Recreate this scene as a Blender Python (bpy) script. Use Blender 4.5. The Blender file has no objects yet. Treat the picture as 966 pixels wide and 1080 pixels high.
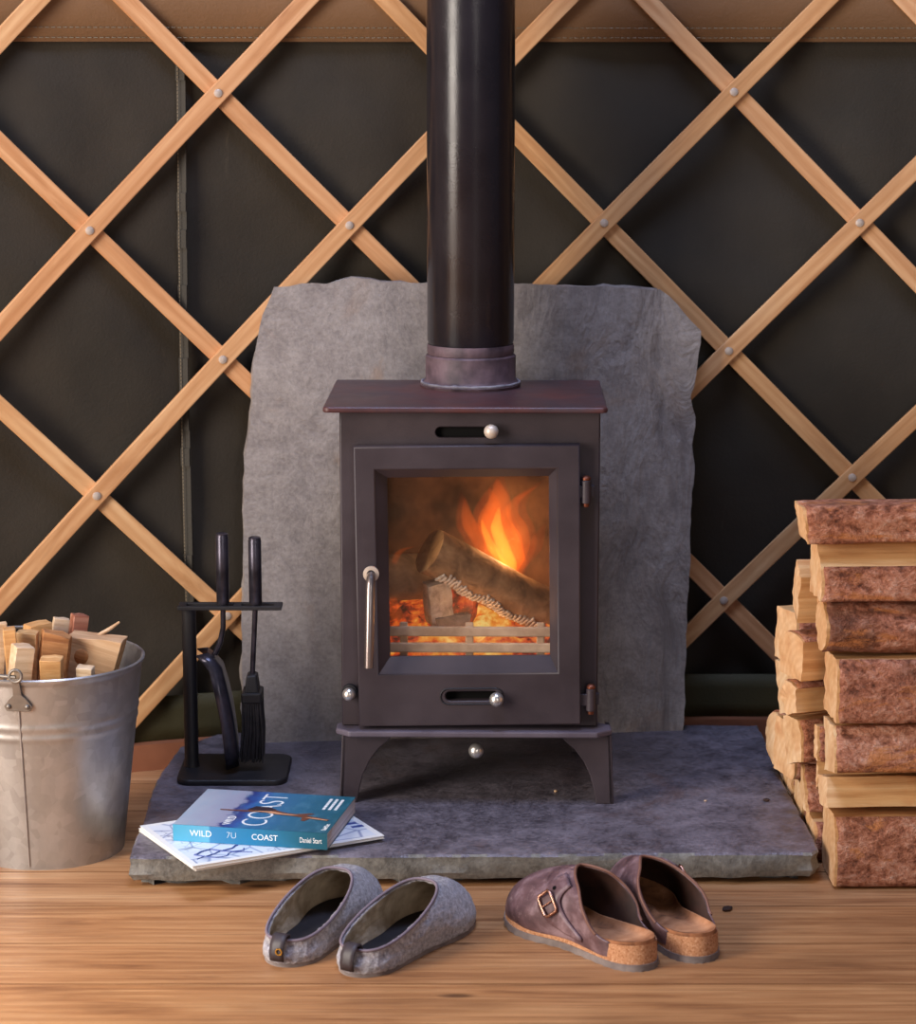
import bpy, bmesh, math, random
from mathutils import Vector, Matrix, noise
R = math.radians
scene = bpy.context.scene
COL = scene.collection
random.seed(7)

# ------------------------------------------------------------------ camera
CAM_F, CAM_P, CAM_C = 2625.0, R(10.552), Vector((0, -3.5, 1.131))
def ray(px, py):
    a = (px - 483) / CAM_F; b = -(py - 540) / CAM_F
    return Vector((a, math.cos(CAM_P) + b * math.sin(CAM_P), -math.sin(CAM_P) + b * math.cos(CAM_P)))
def at(px, py, y):                       # the point of the plane Y = y seen at a pixel
    d = ray(px, py); return CAM_C + d * ((y - CAM_C.y) / d.y)
def atz(px, py, z):                      # the point of the plane Z = z seen at a pixel
    d = ray(px, py); return CAM_C + d * ((z - CAM_C.z) / d.z)
cam_data = bpy.data.cameras.new('camera')
cam = bpy.data.objects.new('camera', cam_data); COL.objects.link(cam)
cam.location = CAM_C; cam.rotation_euler = (R(90) - CAM_P, 0, 0)
cam_data.sensor_fit = 'VERTICAL'; cam_data.sensor_height = 36; cam_data.sensor_width = 36
cam_data.lens = CAM_F / 1080 * 36
cam_data.dof.use_dof = True; cam_data.dof.focus_distance = 3.52; cam_data.dof.aperture_fstop = 7.1
scene.camera = cam

# ------------------------------------------------------------------ materials
def lin(c):
    f = lambda v: v / 12.92 if v <= .04045 else ((v + .055) / 1.055) ** 2.4
    return tuple(f(v / 255) for v in c[:3]) + (1,)
class Mat:
    def __init__(s, name, rough=.6, metal=0, spec=.5):
        s.m = bpy.data.materials.new(name); s.m.use_nodes = True
        s.nt = s.m.node_tree; s.nt.nodes.clear()
        s.out = s.n('OutputMaterial'); s.b = s.n('BsdfPrincipled')
        s.l(s.b.outputs[0], s.out.inputs[0])
        s.b.inputs['Roughness'].default_value = rough
        s.b.inputs['Metallic'].default_value = metal
        s.b.inputs['Specular IOR Level'].default_value = spec
    def n(s, t): return s.nt.nodes.new('ShaderNode' + t)
    def l(s, a, b): s.nt.links.new(a, b)
    def put(s, sock, v):
        if hasattr(v, 'is_output'): s.l(v, sock)
        elif isinstance(v, (tuple, list)) and len(v) == 3 and sock.type == 'RGBA': sock.default_value = lin(v)
        else: sock.default_value = v
    def co(s, scale=(1, 1, 1), rnd=False, kind='Object', rot=(0, 0, 0)):
        t = s.n('TexCoord'); mp = s.n('Mapping'); s.l(t.outputs[kind], mp.inputs[0])
        mp.inputs['Scale'].default_value = scale; mp.inputs['Rotation'].default_value = rot
        if rnd:
            o = s.n('ObjectInfo'); k = s.n('VectorMath'); k.operation = 'SCALE'
            k.inputs[0].default_value = (13.1, 7.7, 5.3); s.l(o.outputs['Random'], k.inputs['Scale'])
            s.l(k.outputs[0], mp.inputs['Location'])
        return mp.outputs[0]
    def rnd(s): return s.n('ObjectInfo').outputs['Random']
    def island(s): return s.n('NewGeometry').outputs['Random Per Island']
    def xyz(s, v):
        k = s.n('SeparateXYZ'); s.l(v, k.inputs[0]); return k.outputs
    def noise(s, co, scale=5, detail=4, rough=.55, dist=0):
        k = s.n('TexNoise'); s.l(co, k.inputs['Vector'])
        k.inputs['Scale'].default_value = scale; k.inputs['Detail'].default_value = detail
        k.inputs['Roughness'].default_value = rough; k.inputs['Distortion'].default_value = dist
        return k.outputs[0]
    def voro(s, co, scale=5, feature='F1', rand=1):
        k = s.n('TexVoronoi'); s.l(co, k.inputs['Vector']); k.feature = feature
        k.inputs['Scale'].default_value = scale; k.inputs['Randomness'].default_value = rand
        return k.outputs
    def wave(s, co, scale=5, dist=2, detail=2, axis='X', kind='BANDS', dscale=1):
        k = s.n('TexWave'); s.l(co, k.inputs['Vector']); k.wave_type = kind
        if kind == 'BANDS': k.bands_direction = axis
        else: k.rings_direction = axis
        k.inputs['Scale'].default_value = scale; k.inputs['Distortion'].default_value = dist
        k.inputs['Detail'].default_value = detail; k.inputs['Detail Scale'].default_value = dscale
        return k.outputs[1]
    def ramp(s, fac, stops, const=False):
        k = s.n('ValToRGB'); s.put(k.inputs[0], fac); e = k.color_ramp.elements
        if const: k.color_ramp.interpolation = 'CONSTANT'
        while len(e) < len(stops): e.new(.5)
        for el, (p, c) in zip(e, stops):
            el.position = p; el.color = lin(c) if isinstance(c, (tuple, list)) else (c, c, c, 1)
        return k.outputs[0]
    def math(s, op, a, b=0.0):
        k = s.n('Math'); k.operation = op; s.put(k.inputs[0], a); s.put(k.inputs[1], b); return k.outputs[0]
    def mix(s, fac, a, b, blend='MIX'):
        k = s.n('Mix'); k.data_type = 'RGBA'; k.blend_type = blend
        s.put(k.inputs[0], fac); s.put(k.inputs[6], a); s.put(k.inputs[7], b); return k.outputs[2]
    def base(s, c): s.put(s.b.inputs['Base Color'], c); return s
    def rough(s, v): s.put(s.b.inputs['Roughness'], v); return s
    def bump(s, h, strength=.4, dist=.002):
        k = s.n('Bump'); s.l(h, k.inputs['Height'])
        k.inputs['Strength'].default_value = strength; k.inputs['Distance'].default_value = dist
        s.l(k.outputs[0], s.b.inputs['Normal']); return s

def plain(name, c, rough=.6, metal=0, spec=.5):
    return Mat(name, rough, metal, spec).base(c).m
def mottled(name, a, b, rough=.6, metal=0, scale=12, bump=.25, bscale=60, dist=.001, spec=.5, rnd=False):
    m = Mat(name, rough, metal, spec); c = m.co(rnd=rnd)
    m.base(m.ramp(m.noise(c, scale, 5), [(.32, a), (.68, b)]))
    m.bump(m.noise(c, bscale, 4), bump, dist); return m.m

def make_floor():
    m = Mat('pine boards', .4, 0, .4); g = m.co((1.1, 13, 5)); isl = m.island()
    k = m.n('VectorMath'); k.operation = 'ADD'; sc = m.n('VectorMath'); sc.operation = 'SCALE'
    sc.inputs[0].default_value = (7, 31, 3); m.l(isl, sc.inputs['Scale']); m.l(g, k.inputs[0]); m.l(sc.outputs[0], k.inputs[1])
    v = k.outputs[0]
    grain = m.noise(v, 3.2, 8, .62, .6)
    c = m.ramp(grain, [(.28, (128, 86, 56)), (.45, (184, 136, 94)), (.6, (204, 158, 114)), (.8, (220, 180, 138))])
    rings = m.wave(v, 1.3, 7, 3, 'Y', dscale=.7)
    c = m.mix(m.math('MULTIPLY', rings, .36), c, (162, 112, 70))
    fine = m.noise(m.co((2, 160, 20)), 2, 4, .7)
    c = m.mix(m.ramp(fine, [(.48, 0.0), (.66, .55)]), c, (104, 62, 34))
    tone = m.ramp(isl, [(0, (255, 255, 255)), (.5, (226, 214, 202)), (1, (250, 236, 214))])
    c = m.mix(.8, c, tone, 'MULTIPLY')
    kn = m.voro(m.co((3.0, 9, 1)), 1.15, 'F1')[0]
    c = m.mix(m.ramp(kn, [(.0, .9), (.055, .75), (.1, 0.0)]), c, (62, 34, 20))
    dirt = m.noise(m.co((1, 2.2, 1)), 2.3, 6, .6)
    c = m.mix(m.ramp(dirt, [(.52, 0.0), (.75, .5)]), c, (92, 60, 38))
    Y = m.xyz(m.co())[1]; fr = m.math('FRACT', m.math('DIVIDE', m.math('ADD', Y, 3.2865), .1415))
    sd = m.math('MINIMUM', fr, m.math('SUBTRACT', 1, fr))               # dirt packed along the board joints
    c = m.mix(m.ramp(m.math('ADD', m.math('MULTIPLY', sd, 10), m.math('MULTIPLY', dirt, .12)), [(.07, .85), (.2, 0.0)]), c, (92, 58, 36))
    m.base(c); m.rough(m.ramp(grain, [(.3, .52), (.7, .34)]))
    m.bump(m.math('ADD', fine, m.math('MULTIPLY', grain, .6)), .22, .0012); return m.m
def make_lath():
    m = Mat('pale ash lath', .5, 0, .35); c = m.co((2.2, 26, 26), rnd=True)
    a = m.noise(c, 2.0, 6, .6, .8); w = m.wave(m.co((.8, 9, 9), rnd=True), 2.2, 6, 2, 'Y', dscale=.5)
    col = m.ramp(a, [(.25, (178, 132, 92)), (.5, (210, 166, 122)), (.78, (226, 190, 148))])
    col = m.mix(m.math('MULTIPLY', w, .34), col, (176, 120, 72))
    col = m.mix(.75, col, m.ramp(m.rnd(), [(0, (255, 248, 236)), (.35, (250, 228, 210)), (.7, (255, 246, 230)), (1, (250, 232, 200))]), 'MULTIPLY')
    return m.base(col).bump(a, .2, .0008).m
def make_canvas(name, a, b, rough=.7):
    m = Mat(name, rough, 0, .35); c = m.co()
    col = m.ramp(m.noise(c, 3.2, 6, .6), [(.3, a), (.7, b)])
    scratch = m.noise(m.co((9, 2, 2), rot=(.3, .8, .2)), 7, 6, .7)
    col = m.mix(m.ramp(scratch, [(.66, 0.0), (.82, .22)]), col, (110, 96, 78))
    m.base(col)
    m.bump(m.math('ADD', m.math('MULTIPLY', m.noise(c, 240, 2), .25), m.noise(c, 9, 4)), .35, .006); return m.m
def make_slate(name, dark, mid, light, stain, rough=.6, spots=(150, 146, 150), bstr=.7, rust=True, cleft=False):
    m = Mat(name, rough, 0, .5); c = m.co()
    n1 = m.noise(c, 4.6, 10, .68, .5); n2 = m.math('ADD', m.math('MULTIPLY', m.noise(c, 34, 6, .7), .5), m.math('MULTIPLY', m.noise(c, 150, 5, .7), .5))
    col = m.ramp(n1, [(.32, dark), (.5, mid), (.7, light)])
    col = m.mix(.5, col, m.ramp(n2, [(.4, dark), (.6, light)]))
    col = m.mix(m.ramp(m.noise(c, 95, 3, .6), [(.68, 0.0), (.76, .55)]), col, spots)
    if rust: col = m.mix(m.ramp(m.noise(m.co((1, 1, 2.4)), 5.5, 5, .65, 1.2), [(.6, 0.0), (.74, .45)]), col, stain)
    sc = m.noise(m.co((3, 14, 14), rot=(0, .35, .1)), 3, 6, .75)
    col = m.mix(m.ramp(sc, [(.68, 0.0), (.8, .4)]), col, spots)
    if cleft:
        X = m.xyz(c); rg = m.noise(m.co((8, 3, 3), rot=(0, 0, R(-52))), 2.2, 7, .62, .7); msk = m.ramp(m.math('ADD', X[0], .5), [(.52, 0.0), (.68, 1.0)])
        col = m.mix(m.math('MULTIPLY', msk, m.ramp(rg, [(.36, .75), (.5, 0.0)])), col, dark)
        n1 = m.math('ADD', n1, m.math('MULTIPLY', m.math('MULTIPLY', rg, msk), 2.2))
    m.base(col); m.rough(m.ramp(n2, [(.3, rough - .1), (.7, rough + .12)]))
    m.bump(m.math('ADD', m.math('MULTIPLY', n1, 2.5), m.math('MULTIPLY', n2, .5)), bstr, .004); return m.m
def make_bark():
    m = Mat('pine bark', .85, 0, .25); c = m.co((1, 1.2, 1.2), rnd=True)
    w = m.n('VectorMath'); w.operation = 'ADD'; k = m.n('TexNoise'); m.l(c, k.inputs['Vector']); k.inputs['Scale'].default_value = 26; k.inputs['Detail'].default_value = 5
    sc = m.n('VectorMath'); sc.operation = 'SCALE'; m.l(k.outputs['Color'], sc.inputs[0]); sc.inputs['Scale'].default_value = .035
    m.l(c, w.inputs[0]); m.l(sc.outputs[0], w.inputs[1]); cw = w.outputs[0]
    n = m.math('ADD', m.math('MULTIPLY', m.noise(m.co((.7, 1.2, 1.2), rnd=True), 34, 8, .7, .5), .5), m.math('MULTIPLY', m.noise(m.co((.8, 1, 1), rnd=True), 120, 5, .7), .5)); big = m.noise(c, 7, 4, .6)
    vo = m.voro(cw, 105); k2 = m.n('SeparateColor'); m.l(vo[1], k2.inputs[0]); cell = k2.outputs[0]
    col = m.ramp(n, [(.38, (78, 48, 37)), (.45, (152, 98, 74)), (.51, (196, 138, 110)), (.58, (218, 172, 148)), (.66, (234, 208, 196))])
    col = m.mix(.22, col, m.ramp(cell, [(0, (120, 76, 58)), (.35, (170, 112, 88)), (.7, (196, 140, 116)), (1, (220, 178, 160))]))
    col = m.mix(m.ramp(m.voro(cw, 60, 'DISTANCE_TO_EDGE')[0], [(.0, .22), (.05, 0.0)]), col, (70, 42, 32))
    col = m.mix(m.ramp(big, [(.56, 0.0), (.64, .6)]), col, (84, 56, 44))
    col = m.mix(m.ramp(m.noise(m.co((.55, 1.4, 1.4), rnd=True), 17, 7, .7, 1), [(.57, 0.0), (.63, .7)]), col, (206, 140, 84))
    tint = m.ramp(m.rnd(), [(0, (255, 244, 238)), (.5, (240, 218, 212)), (1, (255, 232, 212))])
    m.base(m.mix(.8, col, tint, 'MULTIPLY'))
    m.bump(m.math('ADD', m.math('MULTIPLY', n, 2), m.math('MULTIPLY', cell, .5)), 1, .007); return m.m
def make_splitwood(name, a, b, c3, ringy=False):
    m = Mat(name, .72, 0, .3)
    if ringy: c = m.co((1, 1, 1), rnd=True); g = m.noise(m.co((18, 18, 18), rnd=True), 2, 4, .55); w = m.wave(m.co(), 30, 2.5, 2, 'X', 'RINGS')
    else: g = m.noise(m.co((2, 42, 42), rnd=True), 2, 7, .65, .5); w = m.wave(m.co((.8, 14, 14), rnd=True), 2, 5, 3, 'Z')
    col = m.ramp(g, [(.28, a), (.5, b), (.75, c3)])
    col = m.mix(m.math('MULTIPLY', w, .28), col, a)
    col = m.mix(m.ramp(m.noise(m.co(rnd=True), 16, 4), [(.58, 0.0), (.74, .45)]), col, (188, 118, 62))
    col = m.mix(.8, col, m.ramp(m.rnd(), [(0, (255, 252, 246)), (.3, (252, 232, 210)), (.6, (255, 246, 234)), (1, (242, 218, 192))]), 'MULTIPLY')
    m.base(col); m.bump(g, .6, .003); return m.m
def make_galv():
    m = Mat('galvanised steel', .36, .65, .5); c = m.co()
    v = m.voro(c, 70)[1]; k = m.n('SeparateColor'); m.l(v, k.inputs[0])
    n = m.noise(m.co((1, 1, .5)), 6, 7, .65)
    col = m.ramp(n, [(.3, (140, 135, 132)), (.55, (178, 173, 168)), (.75, (202, 197, 192))])
    col = m.mix(.18, col, m.ramp(k.outputs[0], [(0, (104, 104, 106)), (1, (196, 196, 200))]))
    col = m.mix(m.ramp(m.noise(m.co((1, 1, .35)), 13, 5, .7), [(.62, 0.0), (.78, .4)]), col, (96, 84, 74))
    m.base(col); m.rough(m.ramp(n, [(.3, .5), (.7, .32)])); m.bump(m.noise(c, 14, 3), .12, .003); return m.m
def make_felt():
    m = Mat('grey felt', .95, 0, .15); c = m.co()
    n = m.noise(c, 170, 6, .8); b = m.noise(c, 26, 4, .6)
    col = m.ramp(n, [(.36, (112, 108, 114)), (.5, (176, 172, 180)), (.64, (224, 221, 230))])
    col = m.mix(m.math('MULTIPLY', b, .4), col, (136, 128, 128))
    m.base(col); m.b.inputs['Sheen Weight'].default_value = .5; m.b.inputs['Sheen Roughness'].default_value = .4
    m.bump(m.math('ADD', n, b), 1, .003); return m.m
def make_leather():
    m = Mat('worn brown leather', .42, 0, .5); c = m.co()
    n = m.noise(c, 22, 7, .65, .4)
    col = m.ramp(n, [(.3, (60, 42, 46)), (.5, (102, 76, 80)), (.68, (148, 122, 128))])
    col = m.mix(m.ramp(m.noise(c, 70, 5, .75), [(.58, 0.0), (.72, .5)]), col, (164, 138, 138))
    m.base(col); m.rough(m.ramp(n, [(.3, .38), (.7, .55)])); m.bump(m.noise(c, 120, 4), .3, .0012); return m.m
def make_footbed():
    m = Mat('tan suede footbed', .7, 0, .3); c = m.co()
    n = m.noise(c, 18, 5, .6)
    col = m.ramp(n, [(.34, (84, 52, 34)), (.5, (164, 108, 72)), (.68, (206, 150, 110))])
    m.base(col).bump(m.noise(c, 200, 3), .25, .0008); return m.m
def make_cork():
    m = Mat('cork', .75, 0, .3); c = m.co()
    v = m.voro(c, 520)[1]; k = m.n('SeparateColor'); m.l(v, k.inputs[0])
    m.base(m.ramp(k.outputs[0], [(0, (168, 112, 76)), (.3, (190, 136, 98)), (.8, (202, 150, 112)), (1, (216, 170, 134))]))
    m.bump(k.outputs[0], .3, .0008); return m.m
def make_stovemetal(name='matt black cast iron', c1=(46, 38, 43), c2=(62, 52, 57), rough=.46, rust=.0):
    m = Mat(name, rough, .0, .45); c = m.co()
    n = m.noise(c, 9, 6, .6)
    col = m.ramp(n, [(.3, c1), (.7, c2)])
    if rust: col = m.mix(m.ramp(m.noise(c, 6, 7, .68), [(.42, 0.0), (.68, rust)]), col, (98, 50, 44))
    m.base(col); m.rough(m.ramp(n, [(.3, rough - .06), (.7, rough + .1)]))
    m.bump(m.noise(c, 420, 2), .25, .0006); return m.m
def make_ember():
    m = Mat('glowing embers', .9, 0, .1); c = m.co()
    n = m.math('ADD', m.math('MULTIPLY', m.noise(c, 42, 5, .65), .8), m.math('MULTIPLY', m.noise(c, 13, 2), .35))
    vd = m.n('VectorMath'); vd.operation = 'DISTANCE'; m.l(c, vd.inputs[0]); vd.inputs[1].default_value = (.03, .10, .29)
    n = m.math('ADD', n, m.ramp(vd.outputs['Value'], [(.0, .16), (.09, .0)]))
    m.base(m.ramp(n, [(.3, (30, 26, 24)), (.7, (96, 86, 80))]))
    m.put(m.b.inputs['Emission Color'], m.ramp(n, [(.44, (0, 0, 0)), (.5, (150, 28, 10)), (.58, (240, 84, 20)), (.68, (255, 160, 50)), (.8, (255, 224, 130))]))
    m.put(m.b.inputs['Emission Strength'], m.ramp(n, [(.44, 0.0), (.58, .75), (.75, 1.0)])); m.bump(n, .8, .006); return m.m
def make_charlog(name, a, b, c3, glow=False, scale=30):
    m = Mat(name, .85, 0, .2); c = m.co()
    n = m.noise(c, scale, 7, .65, .6)
    m.base(m.ramp(n, [(.3, a), (.52, b), (.75, c3)]))
    if glow:
        g = m.noise(c, 48, 5, .6)
        m.put(m.b.inputs['Emission Color'], m.ramp(g, [(.44, (0, 0, 0)), (.54, (190, 52, 24)), (.7, (255, 130, 50))]))
        m.b.inputs['Emission Strength'].default_value = .8
    m.bump(n, .7, .004); return m.m
def make_flame(name, col, strength):
    m = bpy.data.materials.new(name); m.use_nodes = True; nt = m.node_tree; nt.nodes.clear()
    o = nt.nodes.new('ShaderNodeOutputMaterial'); e = nt.nodes.new('ShaderNodeEmission')
    e.inputs[0].default_value = lin(col); e.inputs[1].default_value = strength
    nt.links.new(e.outputs[0], o.inputs['Volume']); return m
def make_glass():
    m = bpy.data.materials.new('sooty stove glass'); m.use_nodes = True; nt = m.node_tree; nt.nodes.clear()
    N = nt.nodes.new; L = nt.links.new
    o = N('ShaderNodeOutputMaterial'); t = N('ShaderNodeBsdfTransparent'); g = N('ShaderNodeBsdfGlossy'); mx = N('ShaderNodeMixShader')
    d = N('ShaderNodeBsdfDiffuse'); d.inputs[0].default_value = lin((120, 92, 72)); m2 = N('ShaderNodeMixShader')
    tc = N('ShaderNodeTexCoord'); n = N('ShaderNodeTexNoise'); n.inputs['Scale'].default_value = 11; n.inputs['Detail'].default_value = 7
    L(tc.outputs['Object'], n.inputs['Vector'])
    r = N('ShaderNodeValToRGB'); r.color_ramp.elements[0].position = .45; r.color_ramp.elements[1].position = .8
    r.color_ramp.elements[0].color = (.03, .03, .03, 1); r.color_ramp.elements[1].color = (.13, .13, .13, 1)
    L(n.outputs[0], r.inputs[0]); g.inputs['Roughness'].default_value = .05
    t.inputs[0].default_value = (.97, .95, .93, 1); mx.inputs[0].default_value = .045
    L(t.outputs[0], mx.inputs[1]); L(g.outputs[0], mx.inputs[2]); L(r.outputs[0], m2.inputs[0])
    L(mx.outputs[0], m2.inputs[1]); L(d.outputs[0], m2.inputs[2]); L(m2.outputs[0], o.inputs[0]); return m
def make_bookcover():
    m = Mat('printed sea cover', .3, 0, .5); c = m.co(); X = m.xyz(c)
    e = m.math('ADD', X[0], m.math('MULTIPLY', m.math('SUBTRACT', m.noise(c, 34, 6, .6), .5), .05))
    col = m.ramp(m.math('MULTIPLY', e, 4.6), [(.0, (176, 188, 204)), (.30, (158, 160, 186)), (.335, (50, 62, 128)), (.40, (52, 96, 168)), (.46, (44, 112, 166)), (.7, (26, 104, 138)), (1, (18, 92, 112))])
    col = m.mix(m.ramp(m.noise(m.co((3, 1, 1)), 30, 5, .6), [(.5, 0.0), (.75, .25)]), col, (120, 180, 206))
    return m.base(col).m
def make_bookspine():
    m = Mat('printed sea spine', .35, 0, .5); c = m.co(); X = m.xyz(c)
    col = m.ramp(m.math('MULTIPLY', X[0], 4.6), [(.0, (70, 160, 196)), (.235, (92, 168, 200)), (.245, (52, 128, 176)), (.5, (30, 120, 166)), (.8, (18, 98, 128)), (1, (14, 84, 104))])
    return m.base(col).m
def make_magcover():
    m = Mat('printed map cover', .35, 0, .5); c = m.co(); X = m.xyz(c)
    col = m.ramp(m.noise(c, 7, 3), [(.3, (206, 220, 238)), (.6, (232, 236, 242))])
    v = m.voro(m.co((1, 1, 1)), 24, 'DISTANCE_TO_EDGE')[0]
    col = m.mix(m.ramp(v, [(.0, .75), (.05, 0.0)]), col, (70, 96, 160))
    v2 = m.voro(m.co((1, 1.5, 1)), 60, 'DISTANCE_TO_EDGE')[0]
    msk = m.ramp(m.noise(c, 11, 2), [(.5, 0.0), (.56, .7)])
    col = m.mix(m.math('MULTIPLY', m.ramp(v2, [(.0, 1.0), (.07, 0.0)]), msk), col, (40, 50, 110))
    edge = m.math('MINIMUM', m.math('MINIMUM', X[0], m.math('SUBTRACT', .286, X[0])), m.math('MINIMUM', X[1], m.math('SUBTRACT', .2, X[1])))
    col = m.mix(m.ramp(m.math('MULTIPLY', edge, 50), [(.4, 1.0), (.46, 0.0)]), col, (240, 240, 238))
    return m.base(col).m
def make_pages():
    m = Mat('page edges', .8, 0, .2); c = m.co((1, 1, 900))
    m.base(m.ramp(m.noise(c, 1, 2), [(.35, (186, 176, 178)), (.65, (222, 214, 212))])); return m.m
def make_firebrick():
    m = Mat('sooty fire brick', .85, 0, .2); c = m.co()
    col = m.ramp(m.noise(c, 9, 7, .62), [(.35, (40, 30, 24)), (.52, (98, 74, 56)), (.75, (140, 108, 80))])
    z = m.xyz(c)[2]
    m.base(col).bump(m.noise(c, 40, 5), .5, .004); return m.m

MT = dict(
    floor=make_floor(), lath=make_lath(),
    canvas=make_canvas('dark green canvas', (39, 34, 26), (55, 47, 36)),
    band=make_canvas('tan canvas band', (118, 88, 62), (138, 104, 74)),
    hem=make_canvas('olive canvas hem', (52, 48, 26), (66, 60, 34)),
    thread=plain('pale stitching', (122, 108, 86), .8), seam=make_canvas('canvas seam', (44, 40, 33), (58, 53, 44)),
    skirting=mottled('skirting timber', (116, 70, 48), (146, 92, 64), .5, scale=9),
    slate=make_slate('purple grey slate', (48, 43, 48), (86, 80, 88), (140, 132, 142), (100, 72, 62), .36),
    slateedge=make_slate('cut slate edge', (70, 68, 66), (106, 104, 100), (150, 148, 142), (120, 104, 80), .6),
    backslate=make_slate('grey slate slab', (104, 95, 92), (136, 127, 123), (164, 155, 149), (150, 122, 100), .66, cleft=True),
    iron=make_stovemetal(), ironrust=make_stovemetal('rusted black iron', (50, 38, 44), (74, 57, 63), .4, .8),
    dustyiron=make_stovemetal('dusty iron', (70, 62, 72), (104, 95, 106), .42),
    darkiron=make_stovemetal('dark iron', (20, 18, 20), (32, 29, 32), .5),
    flue=make_stovemetal('black enamel flue', (26, 23, 27), (36, 32, 37), .2),
    collar=mottled('rusty iron collar', (52, 38, 44), (104, 82, 88), .6, scale=30, bump=.5, bscale=80, dist=.002),
    putty=mottled('grey fire cement', (86, 80, 88), (150, 144, 150), .8, scale=40, bump=.8, bscale=90, dist=.003),
    black=plain('soot black', (8, 7, 7), .9, 0, .2), steel=plain('polished steel', (224, 218, 210), .3, .85),
    rod=plain('worn steel rod', (150, 140, 138), .3, .9), washer=mottled('dull pale brass', (176, 158, 142), (216, 200, 184), .4, .25),
    firebrick=make_firebrick(), glass=make_glass(), ember=make_ember(),
    firelog=make_charlog('scorched log bark', (84, 64, 48), (148, 116, 86), (190, 156, 120)),
    firelogend=make_charlog('scorched log end', (110, 78, 48), (164, 120, 76), (190, 150, 100)),
    ash=make_charlog('white ash crust', (150, 140, 130), (206, 198, 188), (232, 226, 216), scale=60),
    greylog=make_charlog('grey ashen log', (90, 82, 76), (128, 118, 108), (160, 148, 136)),
    hotlog=make_charlog('red hot charcoal', (60, 40, 34), (110, 70, 56), (150, 96, 76), True),
    grate=mottled('ashy grate iron', (176, 152, 130), (220, 196, 170), .8, scale=30),
    bark=make_bark(),
    wood=make_splitwood('split pine', (182, 134, 86), (220, 180, 130), (236, 208, 164)),
    woodend=make_splitwood('sawn pine end', (206, 160, 118), (230, 194, 152), (240, 214, 180), True),
    kindle=make_splitwood('kindling pine', (182, 132, 84), (216, 174, 122), (236, 208, 166)),
    kindlewhite=make_splitwood('white sapwood kindling', (200, 172, 140), (228, 208, 182), (242, 230, 212)),
    kindlebrown=make_splitwood('brown kindling', (152, 102, 66), (194, 142, 96), (216, 170, 124)),
    kindlebig=make_splitwood('weathered kindling', (180, 146, 114), (216, 184, 150), (232, 206, 176)),
    kindlered=make_splitwood('reddish kindling', (132, 78, 62), (176, 118, 98), (206, 160, 140)),
    galv=make_galv(), galvdark=mottled('dull zinc fitting', (110, 104, 98), (160, 152, 144), .45, .7),
    felt=make_felt(), feltin=mottled('beige wool lining', (150, 134, 114), (206, 192, 172), .95, scale=30, bump=.6, bscale=120, dist=.002),
    insole=mottled('dark insole', (22, 18, 22), (40, 34, 38), .8, scale=20), piping=plain('mauve grey piping', (122, 108, 118), .7),
    tab=mottled('brown leather tab', (44, 38, 42), (70, 60, 64), .5, scale=30), brass=plain('brass stud', (190, 140, 60), .3, 1),
    rubber=mottled('grey rubber sole', (104, 94, 92), (146, 134, 130), .8, scale=40),
    leather=make_leather(), leatherin=mottled('dark leather lining', (44, 27, 22), (72, 44, 34), .7, scale=30),
    edge=plain('raw leather edge', (122, 82, 66), .6), footbed=make_footbed(), cork=make_cork(),
    buckle=plain('copper buckle', (186, 140, 120), .3, 1),
    cover=make_bookcover(), spine=make_bookspine(), pages=make_pages(), magcover=make_magcover(), magpaper=plain('magazine paper', (226, 224, 220), .5),
    white=plain('white print', (236, 240, 242), .5), skin=plain('brown print', (112, 66, 48), .5), skinlight=plain('light brown print', (214, 158, 120), .5), darkprint=plain('dark print', (48, 34, 44), .5),
    blueprint=plain('blue print', (64, 84, 150), .5),
    bristle=mottled('black bristles', (20, 17, 19), (44, 38, 40), .7, scale=90, bump=.6, bscale=200),
    toolmetal=mottled('black worn steel', (44, 42, 50), (86, 82, 94), .3, .7, scale=30), copper=plain('brown rivet', (120, 70, 52), .45, .8),
    chip=mottled('dark wood chip', (40, 26, 20), (70, 46, 34), .9, scale=60),
)

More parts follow.
